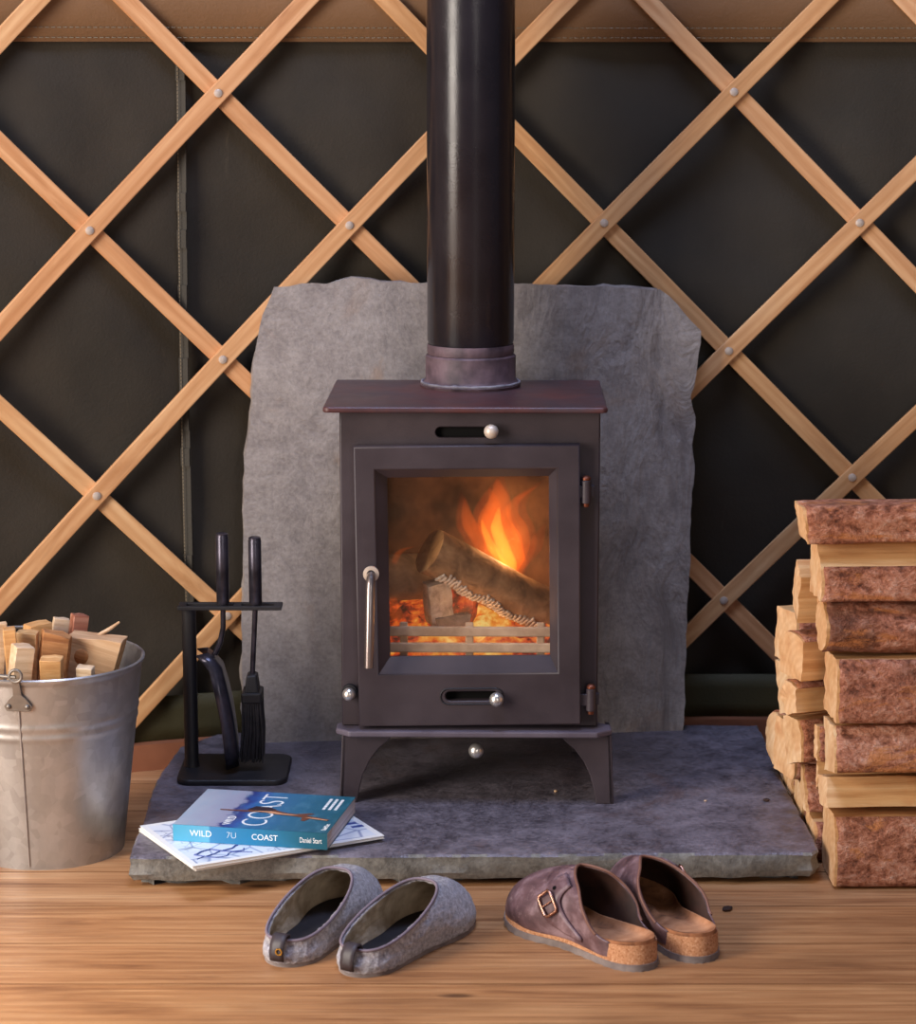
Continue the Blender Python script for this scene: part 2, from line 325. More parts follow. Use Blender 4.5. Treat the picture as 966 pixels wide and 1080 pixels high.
# ------------------------------------------------------------------ mesh helpers
def link(name, me, parent=None, mat=None, loc=None, rot=None, mw=None):
    o = bpy.data.objects.new(name, me); COL.objects.link(o)
    if parent: o.parent = parent
    if mat is not None and me is not None: 
        if not isinstance(mat, (list, tuple)): mat = [mat]
        if not me.materials:
            for m_ in mat: me.materials.append(MT[m_] if isinstance(m_, str) else m_)
    if mw is not None: o.matrix_local = mw
    if loc is not None: o.location = loc
    if rot is not None: o.rotation_euler = rot
    return o
def empty(name, loc=(0, 0, 0), rot=(0, 0, 0)):
    o = bpy.data.objects.new(name, None); COL.objects.link(o); o.location = loc; o.rotation_euler = rot
    o.empty_display_size = .05; return o
def tag(o, label=None, cat=None, group=None, kind=None):
    for k, v in (('label', label), ('category', cat), ('group', group), ('kind', kind)):
        if v: o[k] = v
    return o
class MB:
    def __init__(s): s.bm = bmesh.new()
    def poly(s, pts, faces, mi=0):
        vs = [s.bm.verts.new(p) for p in pts]
        for f in faces:
            try: s.bm.faces.new([vs[i] for i in f]).material_index = mi
            except ValueError: pass
        return vs
    def box(s, c, d, rot=None, mi=0, taper=(1, 1)):
        hx, hy, hz = d[0] / 2, d[1] / 2, d[2] / 2; P = []
        for z, t in ((-hz, (1, 1)), (hz, taper)):
            for x, y in ((-hx, -hy), (hx, -hy), (hx, hy), (-hx, hy)): P.append(Vector((x * t[0], y * t[1], z)))
        if rot is not None: P = [rot @ p for p in P]
        s.poly([p + Vector(c) for p in P], [(3, 2, 1, 0), (4, 5, 6, 7), (0, 1, 5, 4), (1, 2, 6, 5), (2, 3, 7, 6), (3, 0, 4, 7)], mi); return s
    def tube(s, path, r, n=12, mi=0, closed=False, cap=True):
        path = [Vector(p) for p in path]; N = len(path); rs = r if isinstance(r, (list, tuple)) else [r] * N
        rings = []; up = None
        for i, p in enumerate(path):
            if closed: t = (path[(i + 1) % N] - path[i - 1]).normalized()
            else: t = (path[min(i + 1, N - 1)] - path[max(i - 1, 0)]).normalized()
            if up is None: up = Vector((0, 0, 1)) if abs(t.z) < .9 else Vector((0, 1, 0))
            a = t.cross(up).normalized(); b = a.cross(t).normalized(); up = b
            rings.append([s.bm.verts.new(p + (a * math.cos(2 * math.pi * k / n) + b * math.sin(2 * math.pi * k / n)) * rs[i]) for k in range(n)])
        for i in range(N if closed else N - 1):
            A, B = rings[i], rings[(i + 1) % N]
            for k in range(n):
                s.bm.faces.new((A[k], A[(k + 1) % n], B[(k + 1) % n], B[k])).material_index = mi
        if cap and not closed:
            s.bm.faces.new(list(reversed(rings[0]))).material_index = mi; s.bm.faces.new(rings[-1]).material_index = mi
        return s
    def lathe(s, prof, n=32, c=(0, 0, 0), axis='Z', mi=0):
        c = Vector(c); rings = []
        def put(r, h, a):
            x, y = r * math.cos(a), r * math.sin(a)
            return c + (Vector((x, y, h)) if axis == 'Z' else Vector((x, -h, y)) if axis == 'Y' else Vector((h, x, y)))
        for r, h in prof:
            rings.append([s.bm.verts.new(put(r, h, 0))] if r < 1e-6 else [s.bm.verts.new(put(r, h, 2 * math.pi * k / n)) for k in range(n)])
        for A, B in zip(rings, rings[1:]):
            for k in range(n):
                f = [A[k % len(A)], A[(k + 1) % len(A)], B[(k + 1) % len(B)], B[k % len(B)]]
                f = list(dict.fromkeys(f))
                if len(f) > 2:
                    try: s.bm.faces.new(f).material_index = mi
                    except ValueError: pass
        return s
    def ball(s, c, r, n=16, sc=(1, 1, 1), mi=0):
        return s.lathe_scaled([(r * math.sin(math.pi * i / 10), -r * math.cos(math.pi * i / 10)) for i in range(11)], n, c, sc, mi)
    def lathe_scaled(s, prof, n, c, sc, mi):
        k = len(s.bm.verts); s.lathe(prof, n, (0, 0, 0), 'Z', mi); s.bm.verts.ensure_lookup_table()
        for v in list(s.bm.verts)[k:]: v.co = Vector((v.co.x * sc[0], v.co.y * sc[1], v.co.z * sc[2])) + Vector(c)
        return s
    def mesh(s, name, smooth=None, fix=True):
        if fix: bmesh.ops.recalc_face_normals(s.bm, faces=s.bm.faces)
        me = bpy.data.meshes.new(name); s.bm.to_mesh(me); s.bm.free()
        if smooth is not None:
            me.polygons.foreach_set('use_smooth', [True] * len(me.polygons))
            try: me.set_sharp_from_angle(angle=R(smooth))
            except Exception: pass
        return me
    def build(s, name, mat, parent=None, smooth=None, bevel=0, seg=2, fix=True, **k):
        o = link(name, s.mesh(name, smooth, fix), parent, mat, **k)
        if bevel: bevmod(o, bevel, seg)
        return o
def bevmod(o, w, seg=2):
    b = o.modifiers.new('bevel', 'BEVEL'); b.width = w; b.segments = seg; b.limit_method = 'ANGLE'; b.angle_limit = R(35); b.harden_normals = False
    return o
def plate2d(outer, holes, thick, bev=0.0):            # a plate with holes: outline in X-Z, its front face towards -Y at y = 0
    cu = bpy.data.curves.new('outline', 'CURVE'); cu.dimensions = '2D'; cu.fill_mode = 'BOTH'
    cu.extrude = thick / 2 - bev; cu.bevel_depth = bev; cu.bevel_resolution = 1; cu.offset = -bev
    for pts in [outer] + list(holes):
        sp = cu.splines.new('POLY'); sp.points.add(len(pts) - 1)
        for p, q in zip(sp.points, pts): p.co = (q[0], q[1], 0, 1)
        sp.use_cyclic_u = True
    o = bpy.data.objects.new('outline', cu); COL.objects.link(o)
    dg = bpy.context.evaluated_depsgraph_get(); me = bpy.data.meshes.new_from_object(o.evaluated_get(dg))
    bpy.data.objects.remove(o); bpy.data.curves.remove(cu)
    me.transform(Matrix(((1, 0, 0, 0), (0, 0, -1, thick / 2), (0, 1, 0, 0), (0, 0, 0, 1))))
    me.materials.clear(); return me
def rect(x0, x1, z0, z1): return [(x0, z0), (x1, z0), (x1, z1), (x0, z1)]
def pill(cx, cz, hl, r, n=8):
    P = []
    for k in range(n + 1): a = -math.pi / 2 + math.pi * k / n; P.append((cx + hl - r + r * math.cos(a), cz + r * math.sin(a)))
    for k in range(n + 1): a = math.pi / 2 + math.pi * k / n; P.append((cx - hl + r + r * math.cos(a), cz + r * math.sin(a)))
    return P
def fbm(p, s, o=4):
    v = 0; a = 1
    for _ in range(o): v += a * noise.noise(Vector(p) * s); s *= 2.1; a *= .5
    return v

# ------------------------------------------------------------------ the setting
WC, WR = Vector((.445, -2.497, 0)), 3.0                 # centre and radius of the round canvas wall
def wallpt(s, z, off=0):
    a = s / WR; r = WR - off
    return Vector((WC.x + r * math.sin(a), WC.y + r * math.cos(a), z))
mb = MB(); y = -3.2865; k = 0; r0 = random.Random(3)
while y < 1.0:
    w = .1415; mb.box((-.1 + .02 * (k % 3), y + w / 2, -.0125), (5.2, w - .0018, .025)); y += w; k += 1
fl = mb.build('floor', 'floor'); tag(fl, kind='structure')
mb = MB(); mb.box((-.1, -1.1, -.0215), (5.2, 4.2, .004)); mb.build('subfloor', 'chip', fl)

def wall_strip(z0, z1, off, nz, fold=0.0, s0=-2.7, s1=2.1, ns=200):
    mb = MB(); g = []
    for j in range(nz + 1):
        z = z0 + (z1 - z0) * j / nz; row = []
        for i in range(ns + 1):
            s = s0 + (s1 - s0) * i / ns
            d = fold * (fbm((s * 1.2 + z * .9, z * .7 - s * .5, 3), 2.2, 3) - .6) if fold else 0
            row.append(mb.bm.verts.new(wallpt(s, z, off + min(d, .004))))
        g.append(row)
    for j in range(nz):
        for i in range(ns): mb.bm.faces.new((g[j][i], g[j][i + 1], g[j + 1][i + 1], g[j + 1][i]))
    return mb
def solid(o, t, off=-1):
    m = o.modifiers.new('thickness', 'SOLIDIFY'); m.thickness = t; m.offset = off; return o
wall = wall_strip(0, 1.9, 0, 70, .02).build('wall_back', 'canvas', smooth=60); tag(wall, kind='structure')
b = wall_strip(1.141, 1.9, .0075, 8).build('canvas_band', 'band', wall, smooth=60); solid(b, .002)
for z in (1.147, 1.162):
    mb = MB()
    for i in range(500):
        s = -2.6 + i * .0092; mb.tube([wallpt(s, z, .0105), wallpt(s + .0062, z, .0105)], .0007, 5)
    mb.build('band_stitching', 'thread', b)
h = wall_strip(.04, .115, .009, 3).build('canvas_hem', 'hem', wall, smooth=60); solid(h, .002)
mb = MB()
for sx in (-.882, ):
    pts = [wallpt(sx - .006 * math.sin(z * 2.2 + .4), z, .0065) for z in [i * 1.14 / 40 for i in range(41)]]
    for p, q in zip(pts, pts[1:]):
        a = wallpt(1, 0) - wallpt(.99, 0); a.normalize(); w = a * .0075
        mb.poly([p - w, p + w, q + w, q - w], [(0, 1, 2, 3)])
sm = mb.build('canvas_seam', 'seam', wall); solid(sm, .003)
for dx in (-.0058, .0058):
    mb = MB()
    for i in range(190):
        z = .03 + i * .0058; mb.tube([wallpt(-.882 - .006 * math.sin(zz * 2.2 + .4) + dx, zz, .0095) for zz in (z, z + .0042)], .0007, 5)
    mb.build('seam_stitching', 'thread', sm)
mb = MB(); 
N = 90
for i in range(N):
    s, t = -2.7 + 4.8 * i / N, -2.7 + 4.8 * (i + 1) / N
    P = [wallpt(u, z, o) for u in (s, t) for z in (0, .043) for o in (.012, .03)]
    mb.poly(P, [(0, 1, 3, 2), (4, 6, 7, 5), (1, 5, 7, 3), (2, 3, 7, 6), (0, 4, 5, 1), (0, 2, 6, 4)])
sk = mb.build('baseboard_back', 'skirting'); tag(sk, kind='structure')

# the lattice: one bolted trellis, every lath a part, every bolt a sub-part
lat = tag(empty('yurt_lattice', wallpt(-.45, 0, .03)), 'diamond trellis of pale bolted wooden laths in front of the dark canvas wall', 'lattice')
LI = lat.matrix_basis.inverted() if False else Matrix.Translation(-lat.location)
ZT, ZB = 1.62, .046
def lath(c, sgn, off):
    # sgn +1: s = c + z ; sgn -1: s = c - z
    n = 36; P = []; zs = [ZB + (ZT - ZB) * i / n for i in range(n + 1)]
    mid = (ZB + ZT) / 2; o = wallpt(c + sgn * mid, mid, off)
    e = .01; ax = (wallpt(c + sgn * (mid + e), mid + e, off) - o).normalized()
    nn = Vector((WC.x - o.x, WC.y - o.y, 0)).normalized(); wd = nn.cross(ax).normalized(); nn = ax.cross(wd)
    M_ = Matrix((ax, wd, nn)).transposed().to_4x4(); M_.translation = o + Vector((0, 0, 0))
    Mi = M_.inverted(); mb = MB(); rings = []
    wob = random.Random(int(c * 1000) + sgn); jw = wob.uniform(-.002, .002)
    for z in zs:
        s = c + sgn * z; ring = []
        for dw, dn in ((-.5, 0), (.5, 0), (.5, 1), (-.5, 1)):
            w = .0285 * dw / math.sqrt(2); ring.append(mb.bm.verts.new(Mi @ wallpt(s - sgn * w + jw, z + w, off + dn * .0085)))
        rings.append(ring)
    for A, B in zip(rings, rings[1:]):
        for k in range(4): mb.bm.faces.new((A[k], A[(k + 1) % 4], B[(k + 1) % 4], B[k]))
    mb.bm.faces.new(rings[0]); mb.bm.faces.new(rings[-1])
    ob = mb.build('lath', 'lath', lat, bevel=.0016, mw=LI @ M_); return ob, LI @ M_
cs1 = [-2.304 + .41 * i for i in range(-2, 9)]; cs2 = [-.997 + .41 * i for i in range(-2, 9)]
for c in cs2: lath(c, -1, .0115)
bolt_me = MB().lathe([(0, .0035), (.003, .0033), (.0062, .002), (.0068, 0), (.0068, -.002), (0, -.002)], 14).mesh('bolt', 40)
for c in cs1:
    ob, M_ = lath(c, 1, .0203)
    for c2 in cs2:
        z = (c2 - c) / 2; s = (c + c2) / 2
        if .1 < z < 1.3 and -1.5 < s < .65:
            p = wallpt(s, z, .0203 + .0085); nn = Vector((WC.x - p.x, WC.y - p.y, 0)).normalized()
            W = Vector((0, 0, 1)).rotation_difference(nn).to_matrix().to_4x4(); W.translation = p
            link('bolt', bolt_me, ob, 'washer', mw=M_.inverted() @ (LI @ W))

# ------------------------------------------------------------------ slate hearth and back slab
def rough_slab(outline, z0, z1, amp, undercut=0, sub=.02, seed=0, topamp=.001, chip=.004):
    """a slab of split stone: outline in X-Y, thickness along Z"""
    pts = []
    for (a, b) in zip(outline, outline[1:] + outline[:1]):
        a, b = Vector(a), Vector(b); n = max(1, int((b - a).length / sub))
        pts += [a + (b - a) * i / n for i in range(n)]
    N = len(pts); cen = sum(pts, Vector((0, 0))) / N; mb = MB()
    lev = [(0, -chip - undercut), (.3, -.001 - undercut * .3), (.62, .0), (.88, 0), (1, -chip)] if not undercut else [(0, -undercut), (.2, -undercut), (.22, -.004), (.45, .001), (.75, 0), (.93, 0), (1, -chip)]
    rings = []
    for (t, ins) in lev:
        ring = []
        for i, p in enumerate(pts):
            q = pts[(i + 1) % N] - pts[i - 1]; nr = Vector((q.y, -q.x)).normalized()
            j = amp * fbm((p.x + seed, p.y, t * .25), 14, 4) + ins * (1 + .8 * noise.noise(Vector((p.x * 40, p.y * 40, seed))))
            z = z0 + (z1 - z0) * t + (.0012 * noise.noise(Vector((p.x * 25, p.y * 25, t * 3 + seed))) if 0 < t < 1 else 0)
            ring.append(mb.bm.verts.new((p.x + nr.x * j, p.y + nr.y * j, z)))
        rings.append(ring)
    for A, B in zip(rings, rings[1:]):
        for k in range(N): mb.bm.faces.new((A[k], A[(k + 1) % N], B[(k + 1) % N], B[k]))
    for ring in (rings[0], rings[-1]):
        prev = ring
        for f in (.85, .6, .3):
            cur = []
            for k, v in enumerate(ring):
                x = cen.x + (v.co.x - cen.x) * f; y_ = cen.y + (v.co.y - cen.y) * f
                cur.append(mb.bm.verts.new((x, y_, v.co.z + topamp * fbm((x, y_, seed), 7, 3))))
            for k in range(N): mb.bm.faces.new((prev[k], prev[(k + 1) % N], cur[(k + 1) % N], cur[k]))
            prev = cur
        mb.bm.faces.new(prev)
    return mb
HZ = .045
hearth_out = [(-.449, -.243), (-.2, -.238), (.1, -.233), (.35, -.23), (.486, -.226), (.4965, -.21), (.494, 0), (.492, .2), (.49, .43), (.2, .44), (-.2, .43), (-.36, .42), (-.44, .30), (-.455, .12), (-.45, -.1)]
hb = rough_slab(hearth_out, 0, HZ, .0035, .03, .012, 1.3, .0006)
bmesh.ops.recalc_face_normals(hb.bm, faces=hb.bm.faces)
for f in hb.bm.faces: f.material_index = 1 if abs(f.normal.z) < .75 else 0
hearth = hb.build('hearth_slab', ['slate', 'slateedge'], smooth=38)
tag(hearth, 'thick purple grey slate hearth slab lying on the floorboards under the stove', 'hearth')
PX = [(292, 306), (318, 303), (345, 303), (372, 296), (392, 296), (412, 300), (447, 302), (540, 302), (600, 304), (640, 304), (695, 307), (712, 322), (727, 338), (737, 350), (733, 385), (727, 418), (732, 450), (728, 480), (727, 560), (722, 640), (720, 700), (718, 768)]
PXL = [(258, 787), (258, 700), (258, 620), (261, 560), (259, 520), (262, 470), (268, 425), (269, 385), (277, 345), (284, 322)]
SL = math.atan(.11); lean = math.atan(.05)
BO = Vector((0, .358, HZ))
Mx = Vector((math.cos(SL), math.sin(SL), 0)); Mn0 = Vector((-math.sin(SL), math.cos(SL), 0))
Mz = (Vector((0, 0, 1)) * math.cos(lean) + Mn0 * math.sin(lean)); Mn = Mx.cross(Mz)   # towards the room
out2 = []
for px, py in PX + PXL:
    yv = .36
    for _ in range(12):
        q = at(px, py, yv); yv = BO.y + .11 * q.x + .05 * (q.z - HZ)
    d = q - BO; u, v = d.dot(Mx), d.dot(Mz); out2.append((u, max(v, .0015)))
out2[21] = (out2[21][0], .0015)
mb = rough_slab(out2, -.03, 0, .0035, 0, .014, 5.7, .0015, .004)
bs = mb.build('back_slab', 'backslate', smooth=40)
Mb = Matrix((Mx, Mz, Mn)).transposed().to_4x4(); Mb.translation = BO; bs.matrix_basis = Mb
tag(bs, 'tall rough-edged grey slate slab standing upright behind the stove', 'stone slab')

# ------------------------------------------------------------------ the stove
SY = R(-1.0)
st = tag(empty('wood_stove', (.02, 0, HZ), (0, 0, SY)), 'black cast iron wood burning stove with a lit glass door on the slate hearth', 'stove')
def S(px, py, y):                                     # pixel on a plane of the stove -> stove coordinates
    q = at(px, py, y); d = q - Vector((.02, 0, HZ)); return Matrix.Rotation(-SY, 3, 'Z') @ d
# body: panels round a real firebox
BX0, BX1, BZ0, BZ1, BF, BB = -.19, .183, .113, .577, .018, .292
mb = MB(); t = .008
mb.box(((BX0 + t / 2), (BF + BB) / 2, (BZ0 + BZ1) / 2), (t, BB - BF, BZ1 - BZ0)); mb.box((BX1 - t / 2, (BF + BB) / 2, (BZ0 + BZ1) / 2), (t, BB - BF, BZ1 - BZ0))
mb.box(((BX0 + BX1) / 2, BB - t / 2, (BZ0 + BZ1) / 2), (BX1 - BX0 - 2 * t, t, BZ1 - BZ0)); mb.box(((BX0 + BX1) / 2, (BF + BB) / 2, BZ0 + t / 2), (BX1 - BX0 - 2 * t, BB - BF, t))
mb.box(((BX0 + BX1) / 2, (BF + BB) / 2, BZ1 - t / 2), (BX1 - BX0 - 2 * t, BB - BF, t))
mb.build('body', 'iron', st, bevel=.003)
slotT = S(490, 456, .016)
face = plate2d(rect(BX0 + .001, BX1 - .001, BZ0 + .001, BZ1 - .001), [rect(-.135, .127, .19, .505), pill(slotT.x, slotT.z, .0415, .0075)], .008, .0015)
face.transform(Matrix.Translation((0, BF - .002, 0))); link('front_panel', face, st, 'iron')
def ballknob(c, r, parent=None, mat='steel', stem=.012):
    mb = MB(); mb.ball((0, -stem - r * .8, 0), r, 20); mb.lathe([(0, 0), (r * .45, 0), (r * .45, stem)], 12, (0, 0, 0), 'Y')
    return mb.build('knob', mat, parent or st, smooth=50, loc=c)
def bezel(cx, cz, hl, r, w, y):
    o, i = pill(cx, cz, hl + w, r + w), pill(cx, cz, hl, r); me = plate2d(o, [i], .004, .001); me.transform(Matrix.Translation((0, y, 0))); return me
sl = link('air_slide', plate2d(pill(slotT.x, slotT.z, .045, .011), [], .002), st, 'black', loc=(0, BF + .0065, 0))
k = S(518, 456, -.004); ballknob((k.x, BF + .004, k.z), .0105, sl if False else st, 'washer', .01)
# top plate with collar, base plate, legs
def chamfer_plate(x0, x1, y0, y1, z0, z1, ch, name, mat, bev=.003):
    o = [(x0 + ch, y0), (x1 - ch, y0), (x1, y0 + ch * .8), (x1, y1), (x0, y1), (x0, y0 + ch * .8)] if ch else [(x0, y0), (x1, y0), (x1, y1), (x0, y1)]
    mb = MB(); n = len(o); mb.poly([(x, y_, z0) for x, y_ in o] + [(x, y_, z1) for x, y_ in o], [tuple(range(n))[::-1], tuple(range(n, 2 * n))] + [(i, (i + 1) % n, n + (i + 1) % n, n + i) for i in range(n)])
    return mb.build(name, mat, st, bevel=bev, seg=3)
chamfer_plate(-.2125, .1925, -.004, .297, BZ1, BZ1 + .0085, .006, 'top_plate', 'ironrust')
mb = MB(); o_ = [(-.178, -.014), (.182, -.014), (.204, .004), (.203, .03), (.186, .04), (.186, .29), (-.192, .29), (-.192, .04), (-.198, .03), (-.198, .004)]; n = len(o_)
mb.poly([(x, y_, .1035) for x, y_ in o_] + [(x, y_, .1125) for x, y_ in o_], [tuple(range(n))[::-1], tuple(range(n, 2 * n))] + [(i, (i + 1) % n, n + (i + 1) % n, n + i) for i in range(n)])
mb.build('base_plate', 'dustyiron', st, bevel=.0025, seg=2)
FX, FY = -.005, .228
col = MB().lathe([(.0, .0), (.0745, 0), (.076, .004), (.07, .009), (.068, .012), (.068, .046), (.066, .0485), (.062, .0485), (.062, .01), (0, .01)], 48).build('flue_collar', 'collar', st, smooth=35, loc=(FX, FY, BZ1 + .0085))
mb = MB(); pts = []
for i in range(60):
    a = 2 * math.pi * i / 60; rr = .0735 + .0018 * noise.noise(Vector((math.cos(a) * 4, math.sin(a) * 4, 0)))
    pts.append((rr * math.cos(a), rr * math.sin(a), .0065 + .001 * noise.noise(Vector((math.cos(a) * 6, math.sin(a) * 6, 5)))))
mb.tube(pts, [.0022 + .0016 * noise.noise(Vector((i * .7, 3, 1))) for i in range(60)], 8, closed=True); mb.build('cement_joint', 'putty', col, smooth=60)
def leg(side, front):
    x0 = (-.192 if front else -.184) if side < 0 else (.206 if front else .178); s = -side
    def X(v): return x0 + s * v
    prof = [(-.0015, 0), (.024, 0), (.028, .022), (.033, .042), (.043, .064), (.056, .082), (.07, .094), (.078, .1035), (.004, .1035)]
    yy, th = (.002, .007) if front else (.272, .007)
    mb = MB(); n = len(prof)
    P = [(X(a), yy, b_) for a, b_ in prof] + [(X(a), yy + th, b_) for a, b_ in prof]
    mb.poly(P, [tuple(range(n)), tuple(range(2 * n - 1, n - 1, -1))] + [(i, n + i, n + (i + 1) % n, (i + 1) % n) for i in range(n)])
    pr2 = [(0, 0), (.03, 0), (.036, .03), (.05, .06), (.075, .1035), (0, .1035)]
    d = 1 if front else -1; ys = yy if front else yy + th; m_ = len(pr2)
    P = [(X(.0 + .004 * b_ / .1 - .0015), ys + d * a, b_) for a, b_ in pr2] + [(X(.007 + .004 * b_ / .1 - .0015), ys + d * a, b_) for a, b_ in pr2]
    mb.poly(P, [tuple(range(m_)), tuple(range(2 * m_ - 1, m_ - 1, -1))] + [(i, m_ + i, m_ + (i + 1) % m_, (i + 1) % m_) for i in range(m_)])
    mb.build('leg', 'iron', st, bevel=.0015)
for sd in (-1, 1):
    for fr in (True, False): leg(sd, fr)
mb = MB(); mb.box((.004, .14, .096), (.26, .2, .014)); mb.build('ash_pan_base', 'darkiron', st, bevel=.003)
k = S(502, 792, .01); ballknob((k.x, .036, k.z), .0112, st, 'steel', .016)
k = S(368, 732, .0); mb = MB(); mb.lathe([(.0, 0), (.011, 0), (.011, .01), (.006, .01), (.006, .016)], 18, (0, 0, 0), 'Y'); 
lk = mb.build('latch_boss', 'darkiron', st, smooth=40, loc=(k.x, BF - .001, k.z)); ballknob((0, -.012, 0), .0095, lk, 'steel', .002)
# hinges on the right side of the front
for px, py in ((618, 518), (623, 737)):
    h_ = S(px, py, .005); mb = MB(); mb.lathe([(0, -.0165), (.0072, -.0165), (.0072, .0165), (0, .0165)], 16); 
    mb.box((-.012, 0, .0), (.02, .007, .017)); mb.box((.004, .008, 0), (.016, .014, .016))
    hg = mb.build('hinge', 'iron', st, smooth=30, bevel=.0008, loc=(h_.x, .003, h_.z))
    MB().lathe([(0, -.0215), (.0042, -.0215), (.0048, -.0165), (.0048, .0165), (.0066, .0175), (.0066, .0205), (.004, .023), (0, .0235)], 14).build('hinge_pin', 'copper', hg, smooth=40)
# door
DX0, DX1 = (S(372, 472, -.004).x + S(379, 766, -.004).x) / 2, (S(611, 468, -.004).x + S(613, 763, -.004).x) / 2
DZ0, DZ1 = S(490, 765, -.004).z, S(490, 470, -.004).z
fo = [S(397, 495, -.004), S(587, 710, -.004)]; gl = [S(409.5, 503, .008), S(579, 692, .008)]
fx0, fx1, fz0, fz1 = fo[0].x, fo[1].x, fo[1].z, fo[0].z; gx0, gx1, gz0, gz1 = gl[0].x, gl[1].x, gl[1].z, gl[0].z
sb = S(496, 734, -.004); scx, scz = sb.x, sb.z
dm = plate2d(rect(DX0, DX1, DZ0, DZ1), [rect(fx0, fx1, fz0, fz1), pill(scx, scz, .038, .0068)], .02, .0022)
dm.transform(Matrix.Translation((0, -.006, 0)))
dcx, dcz = (DX0 + DX1) / 2, (DZ0 + DZ1) / 2
dm.transform(Matrix.Translation((-dcx, 0, -dcz)))
door = link('door', dm, st, 'iron', loc=(dcx, 0, dcz), rot=(0, R(-.75), 0))
def D(x, y_, z): return (x - dcx, y_, z - dcz)
mb = MB()
A = [(fx0, -.004, fz0), (fx1, -.004, fz0), (fx1, -.004, fz1), (fx0, -.004, fz1)]; B = [(gx0, .009, gz0), (gx1, .009, gz0), (gx1, .009, gz1), (gx0, .009, gz1)]
C_ = [(fx0, .0135, fz0), (fx1, .0135, fz0), (fx1, .0135, fz1), (fx0, .0135, fz1)]; D_ = [(gx0, .0135, gz0), (gx1, .0135, gz0), (gx1, .0135, gz1), (gx0, .0135, gz1)]
mb.poly([D(*p) for p in A + B + D_ + C_], [(i, (i + 1) % 4, 4 + (i + 1) % 4, 4 + i) for i in range(4)] + [(4 + i, 4 + (i + 1) % 4, 8 + (i + 1) % 4, 8 + i) for i in range(4)] + [(8 + i, 8 + (i + 1) % 4, 12 + (i + 1) % 4, 12 + i) for i in range(4)] + [(12 + i, 12 + (i + 1) % 4, (i + 1) % 4, i) for i in range(4)])
mb.build('glass_surround', 'iron', door)
mb = MB(); mb.box(D((gx0 + gx1) / 2, .0162, (gz0 + gz1) / 2), (gx1 - gx0 + .02, .004, gz1 - gz0 + .02)); mb.build('glass_pane', 'glass', door)
bz = bezel(scx, scz, .0445, .0105, .0022, -.0078); bz.transform(Matrix.Translation((-dcx, 0, -dcz))); bz = link('slot_rim', bz, door, 'darkiron')
me = plate2d(pill(scx, scz, .042, .0105), [], .002); me.transform(Matrix.Translation((-dcx, .010, -dcz))); link('air_slide', me, door, 'black')
k = S(522, 737, -.01); ballknob(D(k.x, .006, k.z), .0105, door, 'steel', .013)
hT, hB = S(391, 607, -.03), S(388, 702, -.03)
mb = MB(); mb.tube([D(hT.x, .0, hT.z), D(hT.x, -.02, hT.z), D(hT.x, -.03, hT.z - .004), D(hT.x - .0005, -.034, hT.z - .014), D(hB.x, -.036, hB.z)], [.006, .006, .0063, .0066, .0068], 16)
hd = mb.build('handle', 'rod', door, smooth=40)
MB().lathe([(.0062, 0), (.0115, 0), (.0115, .004), (.0062, .005)], 20, D(hT.x, -.016, hT.z + .001), 'Y').build('washer', 'washer', hd, smooth=40)
MB().lathe([(0, 0), (.0075, 0), (.0075, .013), (0, .013)], 18, D(hT.x, -.004, hT.z), 'Y').build('handle_boss', 'darkiron', hd, smooth=40)
# firebox lining and grate bars
mb = MB(); mb.box((-.003, .235, .335), (.34, .014, .37)); mb.build('fire_brick', 'firebrick', st, bevel=.002)
for x in (-.165, .158):
    mb = MB(); mb.box((x, .13, .335), (.014, .19, .37)); mb.build('fire_brick', 'firebrick', st, bevel=.002)
mb = MB(); mb.box((-.003, .13, .513), (.3, .18, .012), Matrix.Rotation(R(14), 3, 'X')); mb.build('baffle', 'firebrick', st, bevel=.002)
mb = MB(); mb.box((-.003, .13, .17), (.34, .2, .014)); mb.build('grate', 'darkiron', st)
b1, b2 = S(490, 666, .04), S(490, 683, .04)
mb = MB(); mb.box((-.003, .04, b1.z), (.285, .007, .0145)); mb.box((-.003, .04, b2.z), (.285, .007, .0145)); mb.box((-.003, .04, b2.z - .024), (.285, .007, .014))
for x in (-.1, -.004, .1): mb.box((x, .044, (b1.z + b2.z) / 2 - .01), (.012, .006, .07))
mb.build('log_guard', 'grate', st, bevel=.002)

# flue pipe
fw = Vector((.02, 0, HZ)) + Matrix.Rotation(SY, 3, 'Z') @ Vector((FX, FY, BZ1 + .0085))
fp = tag(empty('flue_pipe', (fw.x, fw.y, fw.z + .0105)), 'glossy black round flue pipe rising from the collar on top of the stove', 'flue pipe')
MB().lathe([(.0598, 0), (.0598, .045), (.0612, .046), (.0618, .05), (.0652, .06), (.0655, 1.2), (.063, 1.2), (.06, .06)], 72).build('pipe', 'flue', fp, smooth=40)
MB().lathe([(.0600, .0385), (.0645, .0385), (.0655, .042), (.0655, .05), (.0645, .0535), (.0600, .0535)], 72).build('joint_ring', 'collar', fp, smooth=40)

# ------------------------------------------------------------------ fire
def W(v): return Vector((.02, 0, HZ)) + Matrix.Rotation(SY, 3, 'Z') @ Vector(v)
mb = MB(); n = 46; g = []
for j in range(19):
    row = []
    for i in range(n + 1):
        x = -.157 + .307 * i / n; y_ = .05 + .175 * j / 18
        z = .212 + .03 * (.5 + fbm((x, y_, 1), 22, 3) * .5) + .038 * (j / 18) - .022 * math.exp(-((j) / 3.0) ** 2) + .02 * max(0, noise.noise(Vector((x * 34, y_ * 34, 7))))
        row.append(mb.bm.verts.new(W((x, y_, z))))
    g.append(row)
for j in range(18):
    for i in range(n): mb.bm.faces.new((g[j][i], g[j][i + 1], g[j + 1][i + 1], g[j + 1][i]))
edge_ = [g[0][i] for i in range(n + 1)] + [g[j][n] for j in range(1, 19)] + [g[18][i] for i in range(n - 1, -1, -1)] + [g[j][0] for j in range(17, 0, -1)]
